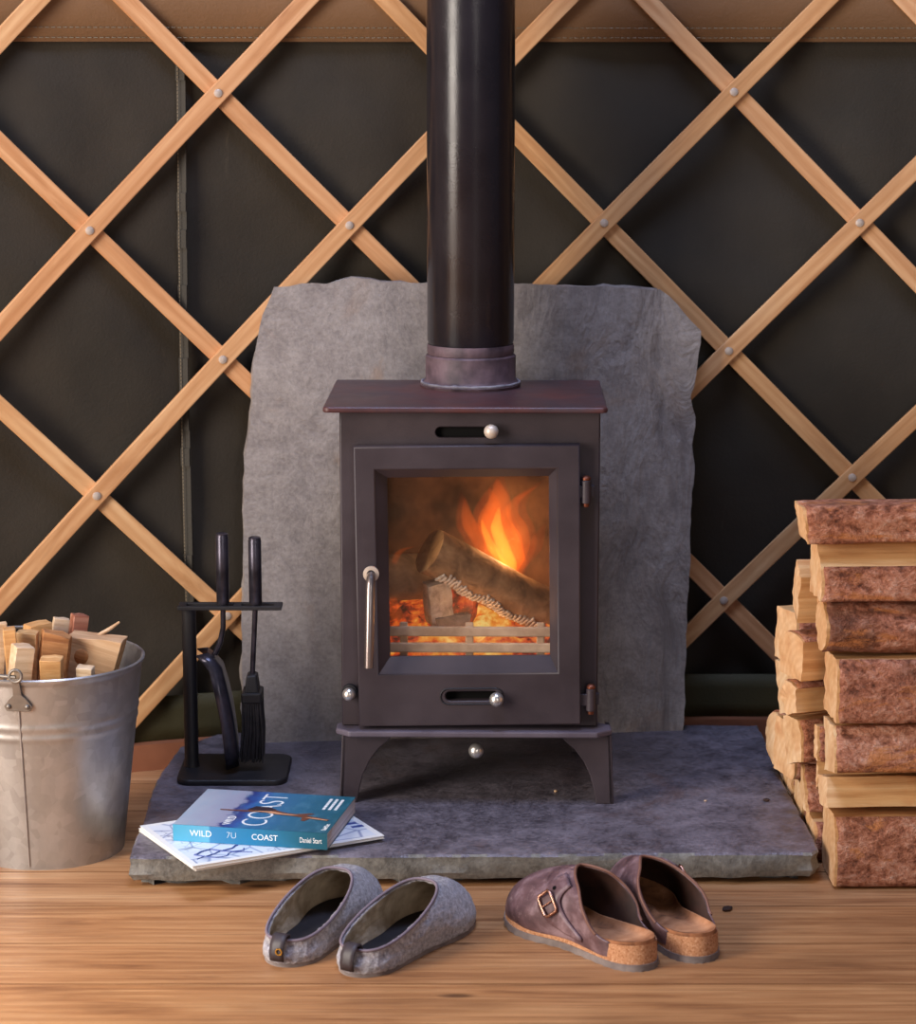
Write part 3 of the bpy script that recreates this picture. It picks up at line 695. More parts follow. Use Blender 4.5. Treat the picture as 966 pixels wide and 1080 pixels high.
low = [mb.bm.verts.new((v.co.x, v.co.y, W((0, 0, .178)).z)) for v in edge_]
for i in range(len(low)): mb.bm.faces.new((edge_[i], edge_[(i + 1) % len(low)], low[(i + 1) % len(low)], low[i]))
mb.bm.faces.new(low)
tag(mb.build('ember_bed', 'ember', smooth=60), 'bed of glowing orange embers behind the bars in the stove', 'embers', kind='stuff')

def round_log(name, p0, p1, r, mats, seed, amp=.05, endn=True, n=28, segs=14, parent=None, flat=None):
    p0, p1 = Vector(p0), Vector(p1); ax = (p1 - p0); L = ax.length; ax.normalize()
    up = Vector((0, 0, 1)); b_ = ax.cross(up).normalized(); c_ = b_.cross(ax)
    M_ = Matrix((ax, b_, c_)).transposed().to_4x4(); M_.translation = p0
    mb = MB(); rings = []
    for i in range(segs + 1):
        x = L * i / segs; ring = []
        for k in range(n):
            a = 2 * math.pi * k / n; rr = r * (1 + amp * fbm((x * 9 + seed, math.cos(a) * 1.3, math.sin(a) * 1.3), 1.4, 4)); 
            if i in (0, segs): rr *= 1.0
            ring.append(mb.bm.verts.new((x + (.0 if 0 < i < segs else .002 * noise.noise(Vector((a, seed, i)))), rr * math.cos(a), rr * math.sin(a))))
        rings.append(ring)
    for A, B in zip(rings, rings[1:]):
        for k in range(n): mb.bm.faces.new((A[k], A[(k + 1) % n], B[(k + 1) % n], B[k]))
    for ring in (rings[0], rings[-1]):
        c = mb.bm.verts.new(sum((v.co for v in ring), Vector()) / n)
        for k in range(n): mb.bm.faces.new((ring[k], ring[(k + 1) % n], c)).material_index = 1
    return mb.build(name, mats, parent, smooth=50, mw=M_), L
pA, pB = at(453, 581, .075), at(592, 654, .155)
lg, L = round_log('burning_log', pA, pB, .0345, ['firelog', 'firelogend'], 2.2)
tag(lg, 'thick brown log lying aslant across the fire inside the stove', 'log')
mb = MB()                                             # crust of white ash cracked along the underside of the log
r1 = random.Random(5)
for i in range(34):
    x = .025 + (L - .05) * i / 34; rr = .0352
    for q in range(2):
        aa = R(300 + 13 * q + r1.uniform(-4, 4) + 8 * math.sin(i * .5)); 
        mb.box((x, rr * 1.01 * math.cos(aa), rr * 1.01 * math.sin(aa)), (.0036, .0045, .012), Matrix.Rotation(aa, 3, 'X') @ Matrix.Rotation(r1.uniform(-.3, .3), 3, 'Y'))
mb.build('ash_crust', 'ash', lg, bevel=.001)
pA2, pB2 = at(412, 606, .15), at(452, 600, .17)
lg2, _ = round_log('burning_log', at(398, 610, .13), at(468, 606, .185), .034, ['greylog', 'greylog'], 8.1)
tag(lg2, 'short grey ashen log lying behind the left edge of the stove window', 'log')
pA3, pB3 = at(452, 634, .058), at(500, 627, .10)
def chunk(name, c, d, rot, mat, label, cat, seed, amp=.004, group=None, mats=None):
    mb = MB(); mb.box((0, 0, 0), d); bmesh.ops.subdivide_edges(mb.bm, edges=mb.bm.edges[:], cuts=5, use_grid_fill=True)
    for v in mb.bm.verts:
        q = v.co * 1; v.co += Vector((fbm(q + Vector((seed, 0, 0)), 30, 3), fbm(q + Vector((0, seed, 0)), 30, 3), fbm(q + Vector((0, 0, seed)), 30, 3))) * amp
    o = mb.build(name, mat, None, smooth=50, bevel=0); o.location = c; o.rotation_euler = rot
    return tag(o, label, cat, group)
chunk('charcoal', at(462, 634, .085), (.034, .03, .062), (R(4), R(-8), R(20)), 'ash', 'upright lump of ash-white charcoal under the big log in the stove', 'charcoal', 3)
chunk('charcoal', at(487, 634, .115), (.042, .035, .055), (0, R(12), R(-15)), 'hotlog', 'red glowing cracked charcoal lump between ash-white lump and embers', 'charcoal', 9)
chunk('charcoal', at(477, 655, .075), (.05, .022, .016), (0, R(-6), R(10)), 'greylog', 'small dark charcoal stick lying on the front of the embers', 'charcoal', 14, .003)

def tongue(path, radii, name, mat, parent, flat=.7):
    mb = MB(); pts = []
    rs = []; P = [Vector(p) for p in path]
    for i in range(len(P) - 1):                       # smooth the path
        for t in range(6):
            u = t / 6; a, b_, c_, d_ = P[max(i - 1, 0)], P[i], P[i + 1], P[min(i + 2, len(P) - 1)]
            pts.append(.5 * ((2 * b_) + (c_ - a) * u + (2 * a - 5 * b_ + 4 * c_ - d_) * u * u + (3 * b_ - a - 3 * c_ + d_) * u ** 3))
            rs.append(radii[i] * (1 - u) + radii[i + 1] * u)
    pts.append(P[-1]); rs.append(max(radii[-1], .0004))
    rings = []; n = 16
    for i, (p, r_) in enumerate(zip(pts, rs)):
        ring = []
        for k in range(n):
            a = 2 * math.pi * k / n
            w = r_ * (1 + .22 * noise.noise(Vector((p.z * 40, math.cos(a) * 1.5, math.sin(a) * 1.5))))
            ring.append(mb.bm.verts.new(p + Vector((w * math.cos(a), w * flat * math.sin(a), 0))))
        rings.append(ring)
    for A, B in zip(rings, rings[1:]):
        for k in range(n): mb.bm.faces.new((A[k], A[(k + 1) % n], B[(k + 1) % n], B[k]))
    mb.bm.faces.new(rings[0]); mb.bm.faces.new(rings[-1])
    return mb.build(name, mat, parent, smooth=80)
fy = .165
F_ = lambda px, py, y_=fy: at(px, py, y_)
MT['fl_out'] = make_flame('flame red orange', (255, 104, 22), 18); MT['fl_halo'] = make_flame('flame dim red', (255, 84, 14), 6); MT['fl_in'] = make_flame('flame yellow', (255, 178, 60), 66)
fire = tag(empty('fire_flame', at(535, 600, fy)), 'bright orange flame leaping up behind the slanting log in the stove', 'flame')
O = Vector(fire.location); T = lambda pts: [F_(*p) - O for p in pts]
tongue(T([(538, 612), (535, 590), (527, 565), (522, 545), (527, 525), (524, 504)]), [.012, .028, .031, .026, .016, .001], 'flame_tongue', 'fl_out', fire)
for P_, rad in (([(538, 614), (534, 588), (526, 562), (520, 542), (524, 520), (530, 500)], [.014, .034, .038, .032, .020, .001]),
               ([(530, 602), (511, 582), (497, 562), (490, 545), (486, 518)], [.012, .022, .020, .014, .001]),
               ([(540, 604), (552, 580), (552, 556), (546, 538), (552, 522), (574, 506)], [.012, .020, .018, .014, .011, .001]),
               ([(546, 600), (562, 580), (568, 566), (575, 552)], [.010, .014, .010, .001])):
    tongue(T(P_), rad, 'flame_halo', 'fl_halo', fire)
tongue(T([(536, 606), (530, 584), (524, 566), (518, 548), (521, 530), (516, 514)]), [.010, .020, .022, .016, .010, .001], 'flame_tongue', 'fl_out', fire)
tongue(T([(540, 606), (544, 586), (540, 566), (532, 548), (535, 532)]), [.008, .014, .014, .010, .001], 'flame_tongue', 'fl_out', fire)
tongue(T([(532, 600), (514, 580), (500, 560), (493, 545), (490, 524)]), [.010, .018, .015, .010, .001], 'flame_tongue', 'fl_out', fire)
tongue(T([(538, 600), (548, 578), (548, 556), (540, 540), (546, 526), (568, 512)]), [.012, .016, .013, .010, .008, .001], 'flame_tongue', 'fl_out', fire)
tongue(T([(537, 616), (536, 594), (529, 574), (524, 556), (526, 535)]), [.006, .012, .012, .010, .001], 'flame_core', 'fl_in', fire)
tongue(T([(532, 596), (520, 580), (512, 562), (508, 548)]), [.005, .008, .006, .001], 'flame_core', 'fl_in', fire)
for pts, rad, lab in (([(412, 605, ), (420, 584), (430, 578), (442, 576)], [.003, .006, .006, .001], 'small orange flame licking above the grey log in the stove'),
                      ([(420, 655), (413, 632), (410, 618)], [.012, .009, .001], 'low orange flame at the left end of the embers in the stove'),
                      ([(500, 655), (497, 640), (490, 622)], [.012, .012, .001], 'low yellow flame under the middle of the slanting log')):
    o = tongue([at(px, py, .12) - at(*pts[0], .12) for px, py in pts], rad, 'low_flame', 'fl_out', None); o.location = at(*pts[0], .12); tag(o, lab, 'flame')
def point(name, loc, e, col, r=.03):
    l_ = bpy.data.lights.new(name, 'POINT'); l_.energy = e; l_.color = col; l_.shadow_soft_size = r
    o = bpy.data.objects.new(name, l_); COL.objects.link(o); o.location = loc; return o
point('fire_light', at(530, 580, .13), 1.05, (1, .55, .25)); point('ember_light', at(485, 655, .075), .5, (1, .45, .15), .02)

# ------------------------------------------------------------------ bucket with kindling
BC = Vector((-.589, -.06, 0))
bk = tag(empty('zinc_bucket', BC), 'galvanised metal bucket full of kindling standing on the floorboards', 'bucket')
prof = [(0, .012), (.1, .012), (.104, .004), (.1045, 0), (.1075, 0), (.108, .006)]
for i in range(1, 101):
    z = .006 + (.272 - .006) * i / 100; r_ = .108 + (.139 - .108) * i / 100
    for zz in (.195, .21): r_ += .0015 * math.exp(-((z - zz) / .0042) ** 2)
    prof.append((r_, z))
prof += [(.1405, .274), (.1428, .277), (.1432, .2805), (.141, .2825), (.1385, .281), (.138, .274), (.1075, .016), (0, .016)]
pail = MB().lathe(prof, 96).build('pail', 'galv', bk, smooth=50)
sa = R(-95.5)
def rim(a, r_, z): return (r_ * math.cos(a), r_ * math.sin(a), z)
mb = MB(); mb.tube([rim(sa, .1082 + (.139 - .1082) * t / 20 + .0004, .006 + .264 * t / 20) for t in range(21)], .0016, 6); mb.build('side_seam', 'galv', pail, smooth=60)
for a in (sa, sa + math.pi):
    mb = MB(); prof2 = []
    ct, sn = math.cos(a), math.sin(a); tx, ty = -sn, ct
    ol = [(-.02, .245), (-.016, .238), (.016, .238), (.02, .245), (.012, .256), (.006, .262), (.005, .286), (-.005, .286), (-.006, .262), (-.012, .256)]
    rr = lambda z: .108 + (.139 - .108) * (z - .006) / .266 + (.002 if z < .27 else .0055)
    n = len(ol); P = []
    for dr in (0, .003):
        for u, z in ol: P.append(((rr(z) + dr) * ct + u * tx - u * u / .28 * ct, (rr(z) + dr) * sn + u * ty - u * u / .28 * sn, z))
    mb.poly(P, [tuple(range(n)), tuple(range(2 * n - 1, n - 1, -1))] + [(i, n + i, n + (i + 1) % n, (i + 1) % n) for i in range(n)])
    lug = mb.build('handle_lug', 'galvdark', bk, bevel=.0008)
    for u in (-.013, .013):
        MB().ball((rr(.245) * ct + u * tx + .002 * ct, rr(.245) * sn + u * ty + .002 * sn, .245), .0038, 10, (1, 1, 1)).build('rivet', 'galvdark', lug, smooth=60)
    MB().tube([(rr(.28) * ct + .002 * ct + .0085 * math.cos(q) * tx, rr(.28) * sn + .002 * sn + .0085 * math.cos(q) * ty, .29 + .0085 * math.sin(q)) for q in [2 * math.pi * i / 18 for i in range(18)]], .0022, 8, closed=True).build('handle_eye', 'galvdark', lug, smooth=60)
pts = [rim(sa - math.pi * t / 30, .1462 + .006 * math.sin(math.pi * t / 30), .288 + .008 * math.sin(math.pi * t / 30)) for t in range(31)]
MB().tube(pts, .0028, 10).build('bail_handle', 'galvdark', bk, smooth=60)

def stick(top, w, d, L, rot, mat, label, seed, barkface=None, taper=1.0, jag=.002, topcut=0.0, cat='kindling stick'):
    """a split stick hanging down from its top centre"""
    mb = MB(); mb.box((0, 0, -L / 2), (w, d, L), taper=(taper, taper))
    bmesh.ops.subdivide_edges(mb.bm, edges=[e for e in mb.bm.edges if abs(e.verts[0].co.z - e.verts[1].co.z) > L * .5], cuts=7)
    bmesh.ops.subdivide_edges(mb.bm, edges=[e for e in mb.bm.edges if abs(e.verts[0].co.z - e.verts[1].co.z) < 1e-5], cuts=2, use_grid_fill=True)
    for v in mb.bm.verts:
        q = v.co; v.co = q + Vector((jag * fbm((q.x * 30 + seed, q.z * 4, q.y * 30), 1.5, 3), jag * fbm((q.x * 30, q.z * 4 + seed, q.y * 30), 1.5, 3), (topcut * q.x / w + jag * noise.noise(q * 90)) if q.z > -.01 else 0))
    o = mb.build('kindling_stick', mat, None, smooth=35, bevel=.0008, seg=1); o.location = top; o.rotation_euler = rot
    return tag(o, label, cat, 'kindling in the bucket')
K = lambda px, py, y_: at(px, py, y_)
stick(K(3, 657, -.10), .012, .012, .19, (R(4), R(5), .3), 'kindlewhite', 'thin pale splinter at the left end of the bucket kindling', 1)
stick(K(9, 663, -.12), .017, .02, .19, (R(2), R(-3), .2), 'kindle', 'narrow pale stick with a split front beside the thin left splinter', 2)
stick(K(40, 657, -.02), .034, .03, .2, (R(-3), R(4), .5), 'kindle', 'wide square pale block at the back left of the bucket kindling', 3, topcut=.006)
stick(K(29, 666, -.085), .030, .022, .19, (R(3), R(2), -.1), 'kindle', 'broad orange grained stick in front of the wide pale block', 4)
stick(K(25, 681, -.145), .027, .022, .19, (R(6), R(7), .45), 'kindlewhite', 'pale stick leaning at the front left above the handle eye', 5)
stick(K(60, 668, -.088), .038, .024, .13, (R(2), R(9), .1), 'kindlebrown', 'dark brown stick with a fibrous bark top in the middle', 6, jag=.005, topcut=-.004)
stick(K(54, 694, -.15), .030, .022, .17, (R(9), R(1), .05), 'kindle', 'short square pale stick at the front middle of the bucket', 7)
stick(K(65, 652, .03), .024, .02, .2, (R(-4), R(10), .3), 'kindlewhite', 'pale upright stick at the back beside the reddish one', 8)
stick(K(84, 648, .012), .021, .02, .2, (R(-2), R(9), .5), 'kindlered', 'tall reddish stick standing highest in the bucket', 9)
big = stick(K(103, 671, -.05), .070, .034, .14, (R(2), R(16), -.12), 'kindlebig', 'large brown split block with a dark knot on the right', 10, topcut=.014, taper=1.1)
mb = MB(); mb.ball((0, 0, 0), .011, 18, (1, .25, 1.15)); mb.build('knot', 'kindlebrown', big, smooth=60, loc=(-.012, -.0175, -.030))
stick(K(90, 703, -.135), .023, .017, .15, (R(8), R(4), -.2), 'kindlewhite', 'small white stick end at the front right of the bucket', 11)
mb = MB(); a, b_ = K(104, 670, -.04), K(126, 656, -.03); mb.tube([a - (b_ - a) * 1.0 + Vector((-.03, 0, -.05)), a, a * .4 + b_ * .6 + Vector((0, 0, -.001)), b_], [.003, .003, .0028, .0016], 7)
tag(mb.build('kindling_splinter', 'kindlewhite', smooth=50), 'thin pale splinter sticking out to the upper right over the bucket', 'kindling stick', 'kindling in the bucket')
stick(K(119, 705, .0), .024, .02, .12, (R(-3), R(8), .1), 'kindlered', 'low reddish stick end just inside the right rim of the bucket', 12)

# ------------------------------------------------------------------ fire tools
TY = .165
ts = tag(empty('tool_stand', (-.34, TY, HZ)), 'black metal fireside tool stand on the slate hearth beside the stove', 'tool stand')
TS = Vector((-.34, TY, HZ)); tl = lambda px, py, y_=TY: at(px, py, y_) - TS
me = plate2d([(-.082 + .012 * (1 - math.cos(a)) if 0 else x, z) for x, z in (lambda w, h, r_: [(sx * (w - r_) + r_ * math.cos(a), sy * (h - r_) + r_ * math.sin(a)) for sx, sy, a0 in ((1, 1, 0), (-1, 1, 90), (-1, -1, 180), (1, -1, 270)) for a in [R(a0 + 15 * i) for i in range(7)]])(.083, .073, .022)], [], .009, .002)
me.transform(Matrix.Rotation(R(-90), 4, 'X')); me.transform(Matrix.Translation((0, 0, .009 if False else 0)))
zs = [v.co.z for v in me.vertices]; me.transform(Matrix.Translation((0, -.004, -min(zs))))
link('base_plate', me, ts, 'darkiron')
ptop = tl(199, 640); pbx = ptop.x
MB().tube([(pbx, 0, .008), (pbx, 0, .02), (pbx, 0, ptop.z)], [.0125, .0108, .0108], 20).build('pole', 'darkiron', ts, smooth=40)
bl, br = tl(189, 639), tl(298, 642)
mb = MB(); xs0, xs1 = bl.x, br.x; zc = ptop.z + .003
o1, o2 = tl(234, 640).x, tl(268, 640).x
mb.box(((xs0 + xs1) / 2, .004, zc), (xs1 - xs0, .008, .006)); mb.box(((xs0 + xs1) / 2, -.022, zc), (xs1 - xs0, .008, .006))
for x in ((xs0 + .006), (o1 + o2) / 2, xs1 - .006): mb.box((x, -.009, zc), (.012, .022, .0055))
mb.build('tool_rail', 'darkiron', ts, bevel=.001)
def tool(px, ptop_, pbot, name, label, cat):
    tp = at(px, ptop_, TY - .009); o = empty(name, (tp.x, TY - .009, HZ + zc + .0035)); return tag(o, label, cat), tp
sh, tp = tool(234, 565, 0, 'fire_shovel', 'black fireside shovel hanging from the left slot of the tool stand', 'shovel')
rel = lambda o, px, py: at(px, py, o.location.y) - o.location
hz = rel(sh, 234, 564).z
MB().lathe([(0, 0), (.0088, 0), (.0098, .002), (.0098, hz - .003), (.009, hz - .001), (.0092, hz + .0015), (.0065, hz + .003), (0, hz + .003)], 22).build('grip', 'toolmetal', sh, smooth=40)
q1, q2 = rel(sh, 232, 678), rel(sh, 228, 690)
MB().tube([(0, 0, .004), (-.0005, 0, q1.z * .6), (q1.x, 0, q1.z), (q2.x - .002, 0, q2.z)], [.004, .004, .0042, .0045], 12).build('shaft', 'toolmetal', sh, smooth=50)
# pan of the shovel, seen nearly from its edge
pt, pb = rel(sh, 229, 684), rel(sh, 252, 803)
ax = (pb - pt); Ls = ax.length; ax.normalize(); yaw = R(93)
sd = Vector((math.cos(yaw), math.sin(yaw), 0)); sd = (sd - ax * sd.dot(ax)).normalized(); nr = ax.cross(sd).normalized()
mb = MB(); n = 14; m_ = 12; g = []
for i in range(n + 1):
    t = i / n; row = []; hw = .046 * (.5 + .5 * min(1, t * 3.2)) * (1 if t < .9 else 1 - .25 * (t - .9) / .1)
    for j in range(m_ + 1):
        u = -1 + 2 * j / m_; lift = .018 * max(0, abs(u) - .8) / .2 + .014 * max(0, .12 - t) / .12
        row.append(mb.bm.verts.new(pt + ax * (Ls * t) + sd * (hw * u) - nr * lift + nr * (.006 * math.sin(math.pi * t))))
    g.append(row)
for i in range(n):
    for j in range(m_): mb.bm.faces.new((g[i][j], g[i][j + 1], g[i + 1][j + 1], g[i + 1][j]))
solid(mb.build('pan', 'toolmetal', sh, smooth=50), .0018, 0)
br_, tp = tool(268.5, 569, 0, 'hearth_brush', 'black hearth brush hanging right of the shovel on the tool stand', 'brush')
hz = rel(br_, 268, 568).z
MB().lathe([(0, 0), (.0088, 0), (.0098, .002), (.0098, hz - .003), (.009, hz - .001), (.0092, hz + .0015), (.0065, hz + .003), (0, hz + .003)], 22).build('grip', 'toolmetal', br_, smooth=40)
bh = rel(br_, 266, 716); be = rel(br_, 265, 799)
MB().tube([(0, 0, .004), (bh.x, 0, bh.z)], .004, 12).build('shaft', 'toolmetal', br_, smooth=50)
mb = MB(); mb.box((bh.x, 0, bh.z - .005), (.022, .04, .028), taper=(.7, .7)); mb.box((bh.x, 0, bh.z - .025), (.031, .05, .017)); mb.build('brush_head', 'darkiron', br_, bevel=.003)
mb = MB(); r2 = random.Random(4)
for i in range(9):
    for j in range(12):
        x0, y0 = -.013 + .026 * i / 8, -.022 + .044 * j / 11; L_ = (bh.z - .03) - be.z + r2.uniform(-.006, .003)
        sp = r2.uniform(.9, 1.35); a = Vector((bh.x + x0, y0, bh.z - .03)); b_ = a + Vector((x0 * (sp - .9) * .5 + .004 * r2.uniform(-1, 1) + (be.x - bh.x), y0 * (sp - .9) * .3, -L_))
        mb.tube([a, (a + b_) / 2 + Vector((.002, 0, 0)), b_], [.0022, .0022, .0012], 5)
mb.build('bristles', 'bristle', br_, smooth=60)

# ------------------------------------------------------------------ magazines and book
def magazine(corner, ang, label, z, cw=.286, ch=.200, t=.0042):
    o = tag(empty('magazine', (corner[0], corner[1], z), (0, 0, ang)), label, 'magazine')
    mb = MB(); mb.box((cw / 2, ch / 2, t / 2 - .0001), (cw - .002, ch - .002, t - .0008)); mb.build('pages', 'magpaper', o)
    mb = MB(); mb.box((cw / 2, ch / 2, t - .0002), (cw, ch, .0004)); c = mb.build('cover', 'magcover', o)
    mb = MB(); mb.box((cw / 2, ch / 2, .0002), (cw, ch, .0004)); mb.build('back_cover', 'magpaper', o)
    return o, c
a0 = R(27.6)
m1, _ = magazine((-.352, -.306), R(29.5), 'lower pale magazine whose edge shows under the mapped one on the hearth', HZ + .0008)
m2, mc = magazine((-.3555, -.311), a0, 'white and blue magazine lying under the book on the hearth corner', HZ + .0052)
bko = tag(empty('paperback_book', (-.3935, -.2015, HZ + .0098), (0, 0, R(-10.8))), 'thick blue sea-covered paperback book lying on the magazines', 'book')
BW, BD, BT = .219, .170, .0235
mb = MB(); mb.box((BW / 2, BD / 2 + .0005, BT / 2), (BW - .0015, BD - .0015, BT - .0012)); mb.build('page_block', 'pages', bko)
mb = MB(); mb.box((BW / 2, BD / 2, BT - .0003), (BW, BD, .0006)); cv = mb.build('front_cover', 'cover', bko)
mb = MB(); mb.box((BW / 2, BD / 2, .0003), (BW, BD, .0006)); mb.build('back_cover', 'spine', bko)
mb = MB(); mb.box((BW / 2, 0, BT / 2), (BW, .0012, BT)); spn = mb.build('spine', 'spine', bko)
def text(body, size, parent, loc, rot, mat, name='lettering', sx=1.0, align='LEFT', off=0):
    cu = bpy.data.curves.new(name, 'FONT'); cu.body = body; cu.size = size; cu.extrude = .00012; cu.align_x = align; cu.offset = off
    o = bpy.data.objects.new(name, cu); COL.objects.link(o)
    dg = bpy.context.evaluated_depsgraph_get(); me = bpy.data.meshes.new_from_object(o.evaluated_get(dg)); bpy.data.objects.remove(o); bpy.data.curves.remove(cu)
    me.transform(Matrix.Diagonal((sx, 1, 1, 1))); me.materials.clear()
    return link(name, me, parent, mat, loc=loc, rot=rot)
up = R(90)
zt = BT + .00018
text('COAST', .053, cv, (.126, .012, zt), (0, 0, up), 'white', sx=.86, off=-.0007)
text('WILD', .017, cv, (.078, .012, zt), (0, 0, up), 'white', sx=.9)
for i in range(3):                                    # three lines of small print, too small to read
    mb = MB(); xx = .188 + .0085 * i; y_ = .104; rw = random.Random(i + 2)
    while y_ < .150:
        w_ = rw.uniform(.004, .009); mb.box((xx, y_ + w_ / 2, zt), (.0042, w_, .0002)); y_ += w_ + .0016
    mb.build('small_print', 'white', cv)
text('Daniel Start', .0095, cv, (.214, .012, zt), (0, 0, up), 'white', 'author_lettering', .6)
ys = -.00075
text('WILD', .0125, spn, (.024, ys, .0085), (up, 0, 0), 'white'); text('7U', .0125, spn, (.076, ys, .0085), (up, 0, 0), 'white', off=-.0003)
text('COAST', .0115, spn, (.112, ys, .0085), (up, 0, 0), 'white'); text('Daniel Start', .0105, spn, (.180, ys, .0085), (up, 0, 0), 'white', 'author_lettering', .62)
# printed swimmer stretched across the cover
def blob(pts, mat, name, z):
    mb = MB(); n = len(pts); P = [(x, y_, z) for x, y_ in pts] + [(x, y_, z + .00008) for x, y_ in pts]
    mb.poly(P, [tuple(range(n))[::-1], tuple(range(n, 2 * n))] + [(i, (i + 1) % n, n + (i + 1) % n, n + i) for i in range(n)]); return mb.build(name, mat, cv)
blob([(.045, .079), (.085, .080), (.092, .097), (.112, .094), (.122, .088), (.140, .078), (.155, .075), (.176, .082), (.182, .079), (.17, .072), (.186, .066), (.208, .058), (.206, .053), (.18, .058), (.175, .046), (.169, .048), (.168, .062), (.15, .066), (.13, .068), (.112, .074), (.095, .074), (.07, .074), (.046, .075)], 'skin', 'printed_swimmer', BT + .0004)
blob([(.094, .079), (.118, .0815), (.138, .0735), (.16, .0705), (.15, .0685), (.128, .0705), (.112, .0755)], 'skinlight', 'printed_highlight', BT + .0005)
blob([(.172, .0625), (.186, .0615), (.206, .0565), (.205, .0545), (.182, .0588)], 'skinlight', 'printed_highlight', BT + .0005)
blob([(.083, .084), (.092, .100), (.114, .098), (.124, .089), (.116, .08), (.096, .080)], 'darkprint', 'printed_shadow', BT + .0005)
rw = random.Random(12)
for k_ in range(3):                                   # swirling blue drawing near the magazine's corner
    pts = [(.016 + .0095 * i + .004 * math.sin(i * 1.9 + k_), .024 + .012 * k_ + .007 * math.sin(i * 1.35 + k_ * 2), .0046) for i in range(9)]
    MB().tube(pts, .0008 + .0003 * k_, 5).build('cover_drawing', 'blueprint', mc)
for k_ in range(6):
    mb = MB(); mb.box((.27 - .003 * k_, .055 + .016 * k_, .0044), (.018 - .001 * k_, .008, .0003)); mb.build('cover_drawing', 'blueprint', mc)

# ------------------------------------------------------------------ footwear
def sole_pts(L, ws, n=64, curve=0.0):
    """closed outline, heel at y = 0, toe at y = L; ws: half widths (left, right) along the length"""
    def hw(t, tab):
        for (a, va), (b_, vb) in zip(tab, tab[1:]):
            if t <= b_: u = (t - a) / (b_ - a); u = u * u * (3 - 2 * u); return va + (vb - va) * u
        return tab[-1][1]
    P = []
    for i in range(n):
        th = 2 * math.pi * i / n; t = .5 - .5 * math.cos(th)          # heel at i = 0, toe at n/2 ; right side first
        s_ = math.sin(th); e = math.sqrt(max(0, 1 - (2 * t - 1) ** 2)) if False else 1
        endround = min(1, math.sqrt(max(0, 1 - max(0, 1 - t / .16) ** 2)), math.sqrt(max(0, 1 - max(0, 1 - (1 - t) / .24) ** 2)))
        side = 1 if s_ >= 0 else -1; w = hw(t, ws[1] if side > 0 else ws[0]) * endround
        P.append(Vector((side * w + curve * math.sin(math.pi * t), t * L, 0)))
    return P
def smooth_tab(P, it=2):
    for _ in range(it): P = [(P[i - 1] + P[i] * 2 + P[(i + 1) % len(P)]) / 4 for i in range(len(P))]
    return P
def fill(mb, ring, mi=0, dz=None):
    c = mb.bm.verts.new(sum((v.co for v in ring), Vector()) / len(ring)); n = len(ring)
    if dz: c.co.z += dz
    for k in range(n): mb.bm.faces.new((ring[k], ring[(k + 1) % n], c)).material_index = mi
